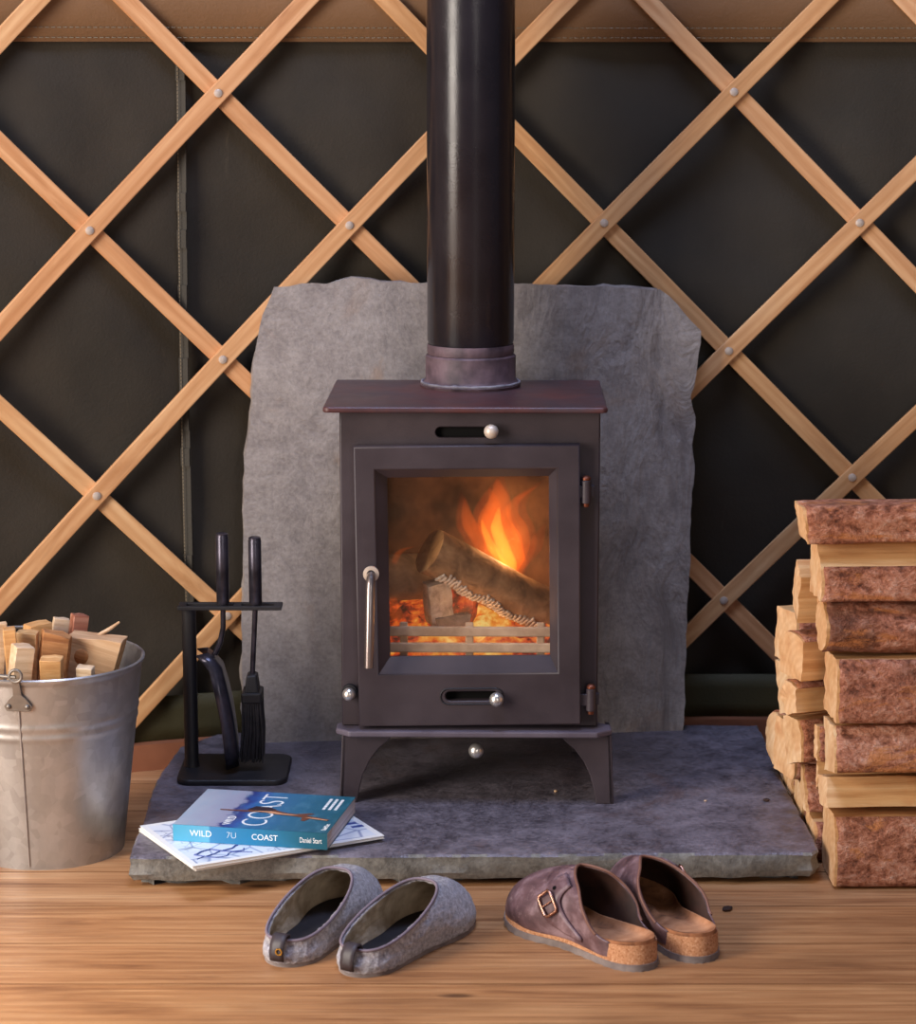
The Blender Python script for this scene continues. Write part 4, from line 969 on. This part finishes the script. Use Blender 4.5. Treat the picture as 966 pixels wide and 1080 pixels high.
def slipper(loc, rz, label, mirror=1):
    o = tag(empty('felt_slipper', loc, (0, 0, rz)), label, 'slipper')
    L = .272; n = 72
    tabL = [(0, .036), (.2, .038), (.45, .038), (.7, .049), (.85, .047), (1, .04)]; tabR = [(0, .036), (.2, .038), (.45, .040), (.7, .050), (.85, .047), (1, .04)]
    S_ = smooth_tab(sole_pts(L, (tabL, tabR), n), 2)
    rimP = []
    for i, p in enumerate(S_):
        th = 2 * math.pi * i / n; t = .5 - .5 * math.cos(th); e = math.sin(th)
        yy = .008 + t * .172; w = .0425 * abs(e) ** .7 * (1 - .10 * t)
        zz = .029 + .044 * t ** 1.05 + .004 * (1 - t) ** 8
        rimP.append(Vector((math.copysign(w, e) if abs(e) > 1e-6 else 0, yy, zz)))
    mb = MB(); m_ = 12; rings = []
    for j in range(m_ + 1):
        u = j / m_; ring = []
        for i in range(n):
            s_, r_ = S_[i], rimP[i]; th = 2 * math.pi * i / n; t = .5 - .5 * math.cos(th)
            d = Vector((s_.x, s_.y - L * .5, 0)).normalized(); bulge = .006 + .004 * t
            A = s_ + Vector((0, 0, .004)); B = s_ + d * bulge + Vector((0, 0, .018 + .018 * t)); 
            Cc = r_ * 1.0 + Vector((s_.x * .35 * t, (s_.y - r_.y) * (.5 * t ** 2 + .06), (-.012 + .006 * t) if t < .6 else -.004 + .004 * t))
            Cc.x = r_.x + (s_.x - r_.x) * .35
            q = A * (1 - u) ** 3 + B * 3 * u * (1 - u) ** 2 + Cc * 3 * u * u * (1 - u) + r_ * u ** 3
            q += Vector((noise.noise(q * 55), noise.noise(q * 55 + Vector((9, 0, 0))), noise.noise(q * 55 + Vector((0, 9, 0))))) * .0016
            ring.append(mb.bm.verts.new(q))
        rings.append(ring)
    for A, B in zip(rings, rings[1:]):
        for k in range(n): mb.bm.faces.new((A[k], A[(k + 1) % n], B[(k + 1) % n], B[k]))
    up_ = mb.build('felt_upper', ['felt', 'feltin'], o, smooth=80)
    solid(up_, .0045)
    up_.modifiers['thickness'].material_offset = 1
    sb = up_.modifiers.new('smooth', 'SUBSURF'); sb.levels = sb.render_levels = 1
    fz = up_.modifiers.new('fuzz', 'DISPLACE'); tx = bpy.data.textures.new('fuzz', 'CLOUDS'); tx.noise_scale = .005; fz.texture = tx; fz.strength = .0034; fz.mid_level = .5
    MB().tube([p + Vector((0, 0, .0005)) for p in rimP], .0021, 8, closed=True).build('piping', 'piping', up_, smooth=80)
    mb = MB(); a = [mb.bm.verts.new(p * 1 + Vector((0, 0, .0))) for p in S_]; b_ = [mb.bm.verts.new(p + Vector((0, 0, .006))) for p in S_]
    for k in range(n): mb.bm.faces.new((a[k], a[(k + 1) % n], b_[(k + 1) % n], b_[k]))
    fill(mb, a); fill(mb, b_); mb.build('sole', 'rubber', o, smooth=40)
    mb = MB(); cen = Vector((0, L / 2, 0)); ins = [cen + (p - cen) * .9 for p in S_]
    a = [mb.bm.verts.new(p + Vector((0, 0, .0062))) for p in ins]; b_ = [mb.bm.verts.new(p + Vector((0, 0, .0095))) for p in ins]
    for k in range(n): mb.bm.faces.new((a[k], a[(k + 1) % n], b_[(k + 1) % n], b_[k]))
    fill(mb, a); fill(mb, b_, dz=-.001); mb.build('insole', 'insole', o, smooth=40)
    # leather pull tab folded over the heel
    mb = MB(); path = [(-.0065, .010), (-.0085, .020), (-.006, .031), (.002, .0405), (.011, .0400), (.0145, .033), (.014, .026)]; g = []
    for y_, z in path: g.append([mb.bm.verts.new((x, y_ + .0 + abs(x) * .12, z)) for x in (-.0095, -.004, .004, .0095)])
    for A, B in zip(g, g[1:]):
        for k in range(3): mb.bm.faces.new((A[k], A[k + 1], B[k + 1], B[k]))
    tb = mb.build('heel_tab', 'tab', o, smooth=60); solid(tb, .002, 0)
    return o, tb
sA, tbA = slipper((-.224, -.541, 0), R(-22), 'grey felt slipper on the left, nearer the bucket, brass stud on its heel tab')
MB().tube([(.0045 + .004 * math.cos(q), -.0098, .024 + .004 * math.sin(q)) for q in [2 * math.pi * i / 16 for i in range(16)]], .0011, 6, closed=True).build('stud', 'brass', tbA, smooth=60)
slipper((-.134, -.574, 0), R(-31), 'grey felt slipper on the right, overlapping its mate, no stud on the heel')

def clog(loc, rz, label, mirror=1):
    o = tag(empty('leather_clog', loc, (0, 0, rz)), label, 'clog')
    L = .262; n = 80; mx = mirror
    tl_, tr_ = [(0, .034), (.2, .035), (.45, .034), (.72, .050), (.88, .048), (1, .04)], [(0, .034), (.2, .035), (.45, .038), (.72, .046), (.88, .041), (1, .03)]
    ws = (tl_, tr_) if mx > 0 else (tr_, tl_)
    S_ = smooth_tab(sole_pts(L, ws, n), 2)
    def ext(z0, z1, f0, f1, name, mat, parent, ripple=0, dish=None, levels=5):
        mb = MB(); cen = Vector((0, L / 2, 0)); rings = []
        for j in range(levels + 1):
            u = j / levels; ring = []
            for i, p in enumerate(S_):
                d = Vector((p.x, (p.y - L / 2) * .6, 0)).normalized(); f = f0 + (f1 - f0) * u
                rp = ripple * (1 if i % 2 else -1) * (1 - u)
                ring.append(mb.bm.verts.new(p + d * (f + rp) + Vector((0, 0, z0(p) + (z1(p) - z0(p)) * u))))
            rings.append(ring)
        for A, B in zip(rings, rings[1:]):
            for k in range(n): mb.bm.faces.new((A[k], A[(k + 1) % n], B[(k + 1) % n], B[k]))
        fill(mb, rings[0])
        if dish:
            prev = rings[-1]
            for f, dz in dish:
                cur = [mb.bm.verts.new(Vector((v.co.x * f, L / 2 + (v.co.y - L / 2) * f, v.co.z + dz))) for v in rings[-1]]
                for k in range(n): mb.bm.faces.new((prev[k], prev[(k + 1) % n], cur[(k + 1) % n], cur[k]))
                prev = cur
            fill(mb, prev)
        else: fill(mb, rings[-1])
        return mb.build(name, mat, parent, smooth=45)
    lift = lambda p: .008 * max(0, (p.y / L - .72) / .28) ** 2
    ext(lambda p: lift(p), lambda p: .0085 + lift(p), .0020, .0015, 'outsole', 'rubber', o, .0011)
    ext(lambda p: .0085 + lift(p), lambda p: .034 - .009 * min(1, p.y / L / .5) + lift(p), 0, -.0012, 'cork_sole', 'cork', o, 0, [(.93, -.012), (.5, -.014)])
    ext(lambda p: .023 - .009 * min(1, p.y / L / .5) + lift(p), lambda p: .0375 - .009 * min(1, p.y / L / .5) + lift(p), -.0016, -.0045, 'footbed', 'footbed', o, 0, [(.95, -.0004), (.88, -.0055), (.74, -.0100), (.45, -.0118), (.2, -.0120)])
    # leather upper: from the sole edge over the foot to the open mouth at the back
    mb = MB(); i0, i1 = int(n * .135), n - int(n * .135); rows = []; m_ = 12; mouth = []
    idx = list(range(i0, i1 + 1)); NI = len(idx)
    def rimpt(k):
        u = -1 + 2 * k / (NI - 1); c = math.cos(u * math.pi / 2)          # u: -1 right hind corner .. 0 top of the instep .. 1
        a = abs(u)
        x = -.047 * math.copysign(a ** 1.0, u) * (1 - .18 * a ** 3) * (1 if a < 1 else 1); x = -math.copysign(.0445 * math.sin(min(1, a * 1.1) * math.pi / 2), u) if a > 0 else 0
        y_ = L * (.57 - .36 * a ** 1.35); y_ += .004 * math.cos(a * 6)
        z = .030 + .066 * max(0, 1 - a ** 1.9) ** .8
        x += .016 * mx * max(0, 1 - a) ** .8; y_ -= .012 * math.exp(-((u + .25 * mx) / .22) ** 2)
        return Vector((x, y_, z))
    for j in range(m_ + 1):
        u = j / m_; ring = []
        for k, i in enumerate(idx):
            s_ = S_[i]; r_ = rimpt(k); a = abs(-1 + 2 * k / (NI - 1)); t = s_.y / L
            r_ = Vector((r_.x if a < .93 else r_.x, r_.y, r_.z))
            if a > .86: w_ = (a - .86) / .14; r_ = r_ * (1 - w_) + Vector((s_.x * 1.01, s_.y, .0335)) * w_
            d = Vector((s_.x, (s_.y - L * .5) * .7, 0)).normalized()
            A = s_ + d * .0008 + Vector((0, 0, .0125 + lift(s_))); B = s_ + d * .006 + Vector((0, 0, .04 + .010 * (1 - a)))
            Cc = r_ + Vector(((s_.x - r_.x) * .35, (s_.y - r_.y) * .55, -.004 - .010 * (1 - a) ** 2 - .006 * a))
            if a > .6: w_ = (a - .6) / .4; B = B * (1 - w_) + (A * .67 + r_ * .33) * w_; Cc = Cc * (1 - w_) + (A * .33 + r_ * .67) * w_
            q = A * (1 - u) ** 3 + B * 3 * u * (1 - u) ** 2 + Cc * 3 * u * u * (1 - u) + r_ * u ** 3
            q += Vector((noise.noise(q * 30), noise.noise(q * 30 + Vector((9, 0, 0))), noise.noise(q * 30 + Vector((0, 9, 0))))) * .0016
            ring.append(mb.bm.verts.new(q))
        rows.append(ring)
    for A, B in zip(rows, rows[1:]):
        for k in range(NI - 1): mb.bm.faces.new((A[k], A[k + 1], B[k + 1], B[k]))
    co = [[v.co.copy() for v in r_] for r_ in rows]
    u_ = mb.build('leather_upper', ['leather', 'leatherin'], o, smooth=80); solid(u_, .0032); u_.modifiers['thickness'].material_offset = 1
    sb = u_.modifiers.new('smooth', 'SUBSURF'); sb.levels = sb.render_levels = 1
    MB().tube([p + Vector((0, .0003, 0)) for p in co[-1][2:-2]], .0019, 7).build('upper_edge', 'edge', u_, smooth=80)
    # strap with buckle running over the instep, just ahead of the mouth
    side = 1 if mx > 0 else -1
    def surf(k, j): 
        k = max(0, min(NI - 1, k)); j = max(0, min(m_, j)); k0, j0 = int(k), int(j); k1, j1 = min(k0 + 1, NI - 1), min(j0 + 1, m_); fk, fj = k - k0, j - j0
        return (co[j0][k0] * (1 - fk) + co[j0][k1] * fk) * (1 - fj) + (co[j1][k0] * (1 - fk) + co[j1][k1] * fk) * fj
    def nrm(k, j):
        a = surf(k + .6, j) - surf(k - .6, j); b_ = surf(k, j + .4) - surf(k, j - .4); v = a.cross(b_).normalized()
        c_ = surf(k, j) - Vector((0, surf(k, j).y, .03)); return v if v.dot(c_) > 0 else -v
    KC = lambda j: NI * ((.865 - .19 * max(0, (j - 1.6) / 9.6)) if side > 0 else (.135 + .19 * max(0, (j - 1.6) / 9.6))); mb = MB(); g = []; hw = 2.7
    for j in [1.6 + 9.6 * i / 22 for i in range(23)]:
        e_ = 1 if j > 2.6 else .55 + .45 * (j - 1.6)
        kk = KC(j)
        g.append([mb.bm.verts.new(surf(kk + q * hw * e_, j) + nrm(kk + q * hw * e_, j) * .0026) for q in (-1, -.5, 0, .5, 1)])
    for A, B in zip(g, g[1:]):
        for q in range(4): mb.bm.faces.new((A[q], A[q + 1], B[q + 1], B[q]))
    sp = mb.build('strap', 'leather', o, smooth=80); solid(sp, .0028, 0)
    jb = 6.4; kc = KC(jb)
    c0 = surf(kc, jb); nn = nrm(kc, jb); tu = (surf(kc, jb + .8) - surf(kc, jb - .8)); tu = (tu - nn * tu.dot(nn)).normalized(); tw = nn.cross(tu)
    c0 = c0 + nn * .0062; P = []
    for sx, sy in ((1, 1), (1, -1), (-1, -1), (-1, 1)): P.append(c0 + tw * (.0145 * sx) + tu * (.0105 * sy))
    path = []
    for a, b_ in zip(P, P[1:] + P[:1]): path += [a.lerp(b_, .12), a.lerp(b_, .5), a.lerp(b_, .88)]
    MB().tube(path, .0021, 8, closed=True).build('buckle', 'buckle', sp, smooth=80)
    MB().tube([c0 - tu * .0095, c0 + tu * .011], .0011, 6).build('buckle_prong', 'buckle', sp, smooth=80)
    h_ = surf(KC(9), 9) + nrm(KC(9), 9) * .0034; MB().ball(h_, .0030, 10).build('strap_hole', 'black', sp, smooth=80)
    return o
clog((.240, -.550, 0), R(39), 'brown leather clog on the left, its buckled strap facing the slippers', 1)
clog((.311, -.525, 0), R(22), 'brown leather clog on the right, its open heel beside the log stack', -1)

# ------------------------------------------------------------------ firewood stack
SA = R(1); SO = Vector((.514, -.25, 0)); SM = Matrix.Translation(SO) @ Matrix.Rotation(SA, 4, 'Z')
def P_full(n=44):
    return [(.5 + .5 * math.cos(2 * math.pi * k / n), .5 + .5 * math.sin(2 * math.pi * k / n), 1) for k in range(n)]
def P_poly(corners):                                   # (y, z, kind of the edge that starts here, bulge)
    out = []; n = len(corners)
    for i in range(n):
        y0, z0, kd, bu = corners[i]; y1, z1 = corners[(i + 1) % n][:2]; d = Vector((y1 - y0, z1 - z0)); nr = Vector((d.y, -d.x))
        for s_ in range(11):
            t = s_ / 11; w = bu * 4 * t * (1 - t); out.append((y0 + d.x * t + nr.x * w, z0 + d.y * t + nr.y * w, kd))
    return out
# y: 0 = front of the box, 1 = back ; counter-clockwise seen from the cut end with y to the right
SHAPES = dict(
    full=P_full(),
    slabfront=P_poly([(.0, .04, 0, .0), (1, .0, 0, 0), (1, .95, 0, .0), (.06, 1, 1, .05)]),             # bark on the front
    halfround=P_poly([(.12, .03, 0, .0), (.98, .0, 0, .02), (.9, .95, 0, .0), (.15, .98, 1, .12)]),
    wedge=P_poly([(.0, .22, 0, .0), (.75, .0, 0, .0), (1, .9, 0, .0), (.2, 1, 1, .08)]),
    topbark=P_poly([(.05, .05, 0, 0), (.95, .0, 0, 0), (1, .6, 1, .16), (.05, .75, 0, .03)]),
    peeled=P_poly([(.0, .3, 0, .04), (.6, .0, 0, 0), (1, .7, 0, 0), (.4, 1, 0, .04)]),
    splitfront=P_poly([(.3, .0, 0, .0), (1, .2, 1, .15), (.6, 1, 0, 0), (.0, .8, 0, 0)]),
    quarter=P_poly([(.02, .1, 0, 0), (1, .0, 0, 0), (.9, 1, 1, .14)]),
    roundtop=P_poly([(.06, .04, 0, .0), (1, .0, 0, 0), (1, .9, 1, .03), (.12, 1, 1, .06), (.02, .6, 1, .02)]),
    slantsplit=P_poly([(.02, .06, 0, 0), (1, 0, 0, 0), (.95, .98, 0, 0), (.5, 1, 0, .02), (.1, .66, 1, .04)]),
    star=P_poly([(.1, .2, 0, -.04), (.6, .0, 0, -.05), (1, .45, 0, -.04), (.75, .95, 1, .05), (.15, .85, 0, -.06)]),
)
def firewood(label, u, v0, v1, z0, z1, shape, L=.3, seed=0, tilt=0.0, skew=.0, yaw=0.0, group='stacked firewood'):
    prof = SHAPES[shape]; n = len(prof); h, w = z1 - z0, v1 - v0; segs = 26
    cy = .5 * w; cz = .5 * h; kinds = [p[2] for p in prof]; rr = random.Random(seed + 50)
    rings = []; cen = []
    for i in range(segs + 1):
        x = L * i / segs; ring = []; t = i / segs
        for k, (py, pz, kd) in enumerate(prof):
            y_, z = (py - .5) * w, (pz - .5) * h
            q = Vector((x * 9, y_ * 26, z * 26 + seed * 3.1))
            nz = fbm(q, 1.1, 4)
            a = .0030 if kd else .0022
            rad = Vector((y_, z)); rl = max(rad.length, 1e-4); rad = rad / rl
            j = a * nz + (.0015 * noise.noise(Vector((x * 5, seed, 0)))) - a * .6
            # keep inside the box
            yy, zz = y_ + rad.x * j, z + rad.y * j
            zz = max(-h / 2 + .0002, min(h / 2 - .0002, zz)); yy = max(-w / 2, min(w / 2, yy))
            xx = x + (skew * pz * h if i == 0 else skew * pz * h * (1 - t)) + (.0025 * noise.noise(Vector((py * 6, pz * 6, seed))) if i in (0, segs) else 0)
            ring.append(Vector((xx, yy + w / 2, zz + h / 2)))
        rings.append(ring)
    wood = MB(); bark = MB()
    V = [[wood.bm.verts.new(p) for p in ring] for ring in rings]
    for A, B in zip(V, V[1:]):
        for k in range(n): wood.bm.faces.new((A[k], A[(k + 1) % n], B[(k + 1) % n], B[k]))
    for ring in (V[0], V[-1]):
        c = wood.bm.verts.new(sum((q.co for q in ring), Vector()) / n + Vector((-.001 if ring is V[0] else .001, 0, 0)))
        for k in range(n): wood.bm.faces.new((ring[k], ring[(k + 1) % n], c)).material_index = 1
    o = wood.build('firewood_log', ['wood', 'woodend'], None, smooth=42)
    o.matrix_basis = SM @ Matrix.Translation((u, v0, z0)) @ Matrix.Rotation(tilt, 4, 'Y') @ Matrix.Rotation(yaw, 4, 'Z')
    tag(o, label, 'log', group)
    ks = [k for k in range(n) if kinds[k]]
    if ks:
        if len(ks) < n:                                # order the run of bark round the seam
            st_ = next(k for k in ks if not kinds[k - 1]); ks = [(st_ + i) % n for i in range(len(ks))]; cols = ks + [(ks[-1] + 1) % n]; closed = False
        else: cols = ks; closed = True
        cent = Vector((0, w / 2, h / 2)); g = []
        for i in range(segs + 1):
            row = []
            for ci, k in enumerate(cols):
                p = rings[i][k]; d = Vector((0, p.y - w / 2, p.z - h / 2)).normalized()
                edge_d = 1 if closed else min(1, min(ci, len(cols) - 1 - ci) / 1.5)
                th = .0018 * edge_d * (1 + .9 * fbm((p.x * 30 + seed, p.y * 60, p.z * 60), 1, 3)) + .0003
                q = p + d * max(th, .0003); q.x += (.0035 if i == 0 else -.0035 if i == segs else 0) + (.003 * noise.noise(Vector((p.y * 90, p.z * 90, seed))) if i == 0 else 0)
                row.append(bark.bm.verts.new(q))
            g.append(row)
        m_ = len(cols)
        for A, B in zip(g, g[1:]):
            for k in range(m_ if closed else m_ - 1): bark.bm.faces.new((A[k], A[(k + 1) % m_], B[(k + 1) % m_], B[k]))
        b_ = bark.build('bark', 'bark', o, smooth=60); solid(b_, .0014, -1)
    return o
FW = firewood
FW('big flat-topped bark log at the bottom front of the stack, on the floor', .000, .0, .105, .0, .1025, 'slabfront', seed=1)
FW('peeled pale split log squeezed directly above the bottom front log', -.014, .0, .10, .1035, .150, 'peeled', seed=2, skew=.12)
FW('triangular-ended bark log overhanging the peeled pale one in the front column', -.006, -.012, .09, .151, .231, 'wedge', seed=3)
FW('large flat bark log with a pale patch halfway up the front column', -.005, -.006, .095, .232, .3245, 'slabfront', seed=4)
FW('round-ended bark log third from the top of the front column', -.02, .0, .085, .3255, .397, 'full', seed=5, yaw=R(1))
FW('split log with pale top and orange bark second from the top', -.028, .0, .092, .398, .4765, 'slantsplit', seed=6, yaw=R(1))
FW('topmost bark log of the firewood stack', -.046, .004, .09, .4775, .530, 'roundtop', seed=7, tilt=R(-1.0), skew=-.15)
FW('white-faced split wedge tucked behind the second log from the top', -.040, .105, .175, .345, .432, 'splitfront', seed=8)
FW('small pale split stick poking out beside the white-faced wedge', -.016, .09, .103, .352, .398, 'peeled', seed=20)
FW('half-round log with a big pale cut end left of the round-ended log', -.034, .098, .185, .262, .344, 'topbark', seed=9, yaw=R(15))
FW('orange star-shaped split log end in the middle of the left side', -.036, .112, .18, .205, .261, 'star', seed=10, yaw=R(17))
FW('narrow bark strip log between the orange split end and front column', -.012, .098, .128, .152, .2045, 'slabfront', seed=11)
FW('dark-edged pale wedge below the orange split end', -.028, .13, .20, .125, .203, 'wedge', seed=12, yaw=R(15))
FW('small whitish split piece beside the triangular-ended log', -.008, .1075, .1275, .105, .151, 'peeled', seed=21)
FW('thin brown log low on the left side just above the hearth', -.020, .13, .195, .062, .124, 'quarter', seed=13)
FW('low bark-sided log on the floor right beside the hearth edge', -.010, .108, .19, .0, .061, 'halfround', seed=14)
FW('broad pale sawn end at the back of the upper left side', -.028, .19, .275, .262, .345, 'halfround', seed=15, yaw=R(15))
FW('tall thin pale end at mid height on the far left side', -.024, .215, .295, .175, .261, 'wedge', seed=16, yaw=R(15))
FW('large dull pale end resting low on the far left side', -.022, .215, .30, .085, .174, 'halfround', seed=17, yaw=R(15))
FW('grey-ended log at the back of the stack, just above the hearth', -.018, .335, .42, .062, .15, 'full', seed=18, yaw=R(14))
FW('bottom back log lying on the floor behind the hearth-side ones', -.012, .215, .30, .0, .084, 'halfround', seed=19)
FW('farthest bottom log on the floor near the canvas wall', -.012, .315, .40, .0, .061, 'slabfront', seed=22)

# bits on the floor and hearth
def crumb(p, r_, label, mat='chip', seed=0, cat='wood chip', name='wood_chip', sc=(1, 1, .5)):
    mb = MB(); mb.ball((0, 0, r_ * sc[2] * .8), r_, 9, sc)
    for v in mb.bm.verts: v.co += Vector((1, 1, .3)) * (r_ * .45 * noise.noise(v.co * 200 + Vector((seed, 0, 0)))); v.co.z = max(v.co.z, 0)
    o = mb.build(name, mat, None); o.location = p; return tag(o, label, cat)
crumb(atz(767, 960, 0), .0065, 'dark wood chip lying on the floorboards right of the clogs', seed=1)
crumb(atz(808, 845, HZ), .005, 'small brown wood chip on the right half of the hearth slab', seed=4)
crumb(atz(586, 835, HZ), .003, 'tiny pale crumb on the hearth by the front right stove leg', 'kindlewhite', 6)
crumb(atz(744, 845, HZ), .0022, 'tiny white crumb in the middle of the right side of the hearth', 'kindlewhite', 8)

# ------------------------------------------------------------------ light
def area(name, loc, target, size, e, col, sy=None):
    l_ = bpy.data.lights.new(name, 'AREA'); l_.energy = e; l_.color = col; l_.size = size
    if sy: l_.shape = 'RECTANGLE'; l_.size_y = sy
    o = bpy.data.objects.new(name, l_); COL.objects.link(o); o.location = loc
    o.rotation_euler = (Vector(target) - Vector(loc)).to_track_quat('-Z', 'Y').to_euler(); return o
area('door_daylight', (-2.15, -1.7, 1.05), (0, .1, .5), .95, 118, (1, .90, .80), 1.95)
area('roof_crown_daylight', (-.1, -.62, 2.75), (-.05, -.45, 0), .9, 54, (.53, .65, 1))
area('window_daylight', (1.05, -4.3, 1.25), (0, .2, .6), .45, 20, (1, .93, .86), 1.6)
sp_ = bpy.data.lights.new('haze_patch_spot', 'SPOT'); sp_.energy = 430; sp_.color = (1, .96, .92); sp_.spot_size = R(17); sp_.spot_blend = 1; sp_.shadow_soft_size = .2  # added spot, no real source: whitens the lower-left floor like lens haze
so_ = bpy.data.objects.new('haze_patch_spot', sp_); COL.objects.link(so_); so_.location = (-2.3, -2.0, 1.9)
so_.rotation_euler = (Vector((-.72, -.66, 0)) - so_.location).to_track_quat('-Z', 'Y').to_euler()
wd = bpy.data.worlds.new('world'); scene.world = wd; wd.use_nodes = True
bg = wd.node_tree.nodes['Background']; bg.inputs[0].default_value = (.84, .80, 1, 1); bg.inputs[1].default_value = .13
vs = scene.view_settings; vs.view_transform = 'Standard'; vs.look = 'None'; vs.gamma = 1; vs.exposure = -0.2; vs.use_curve_mapping = False
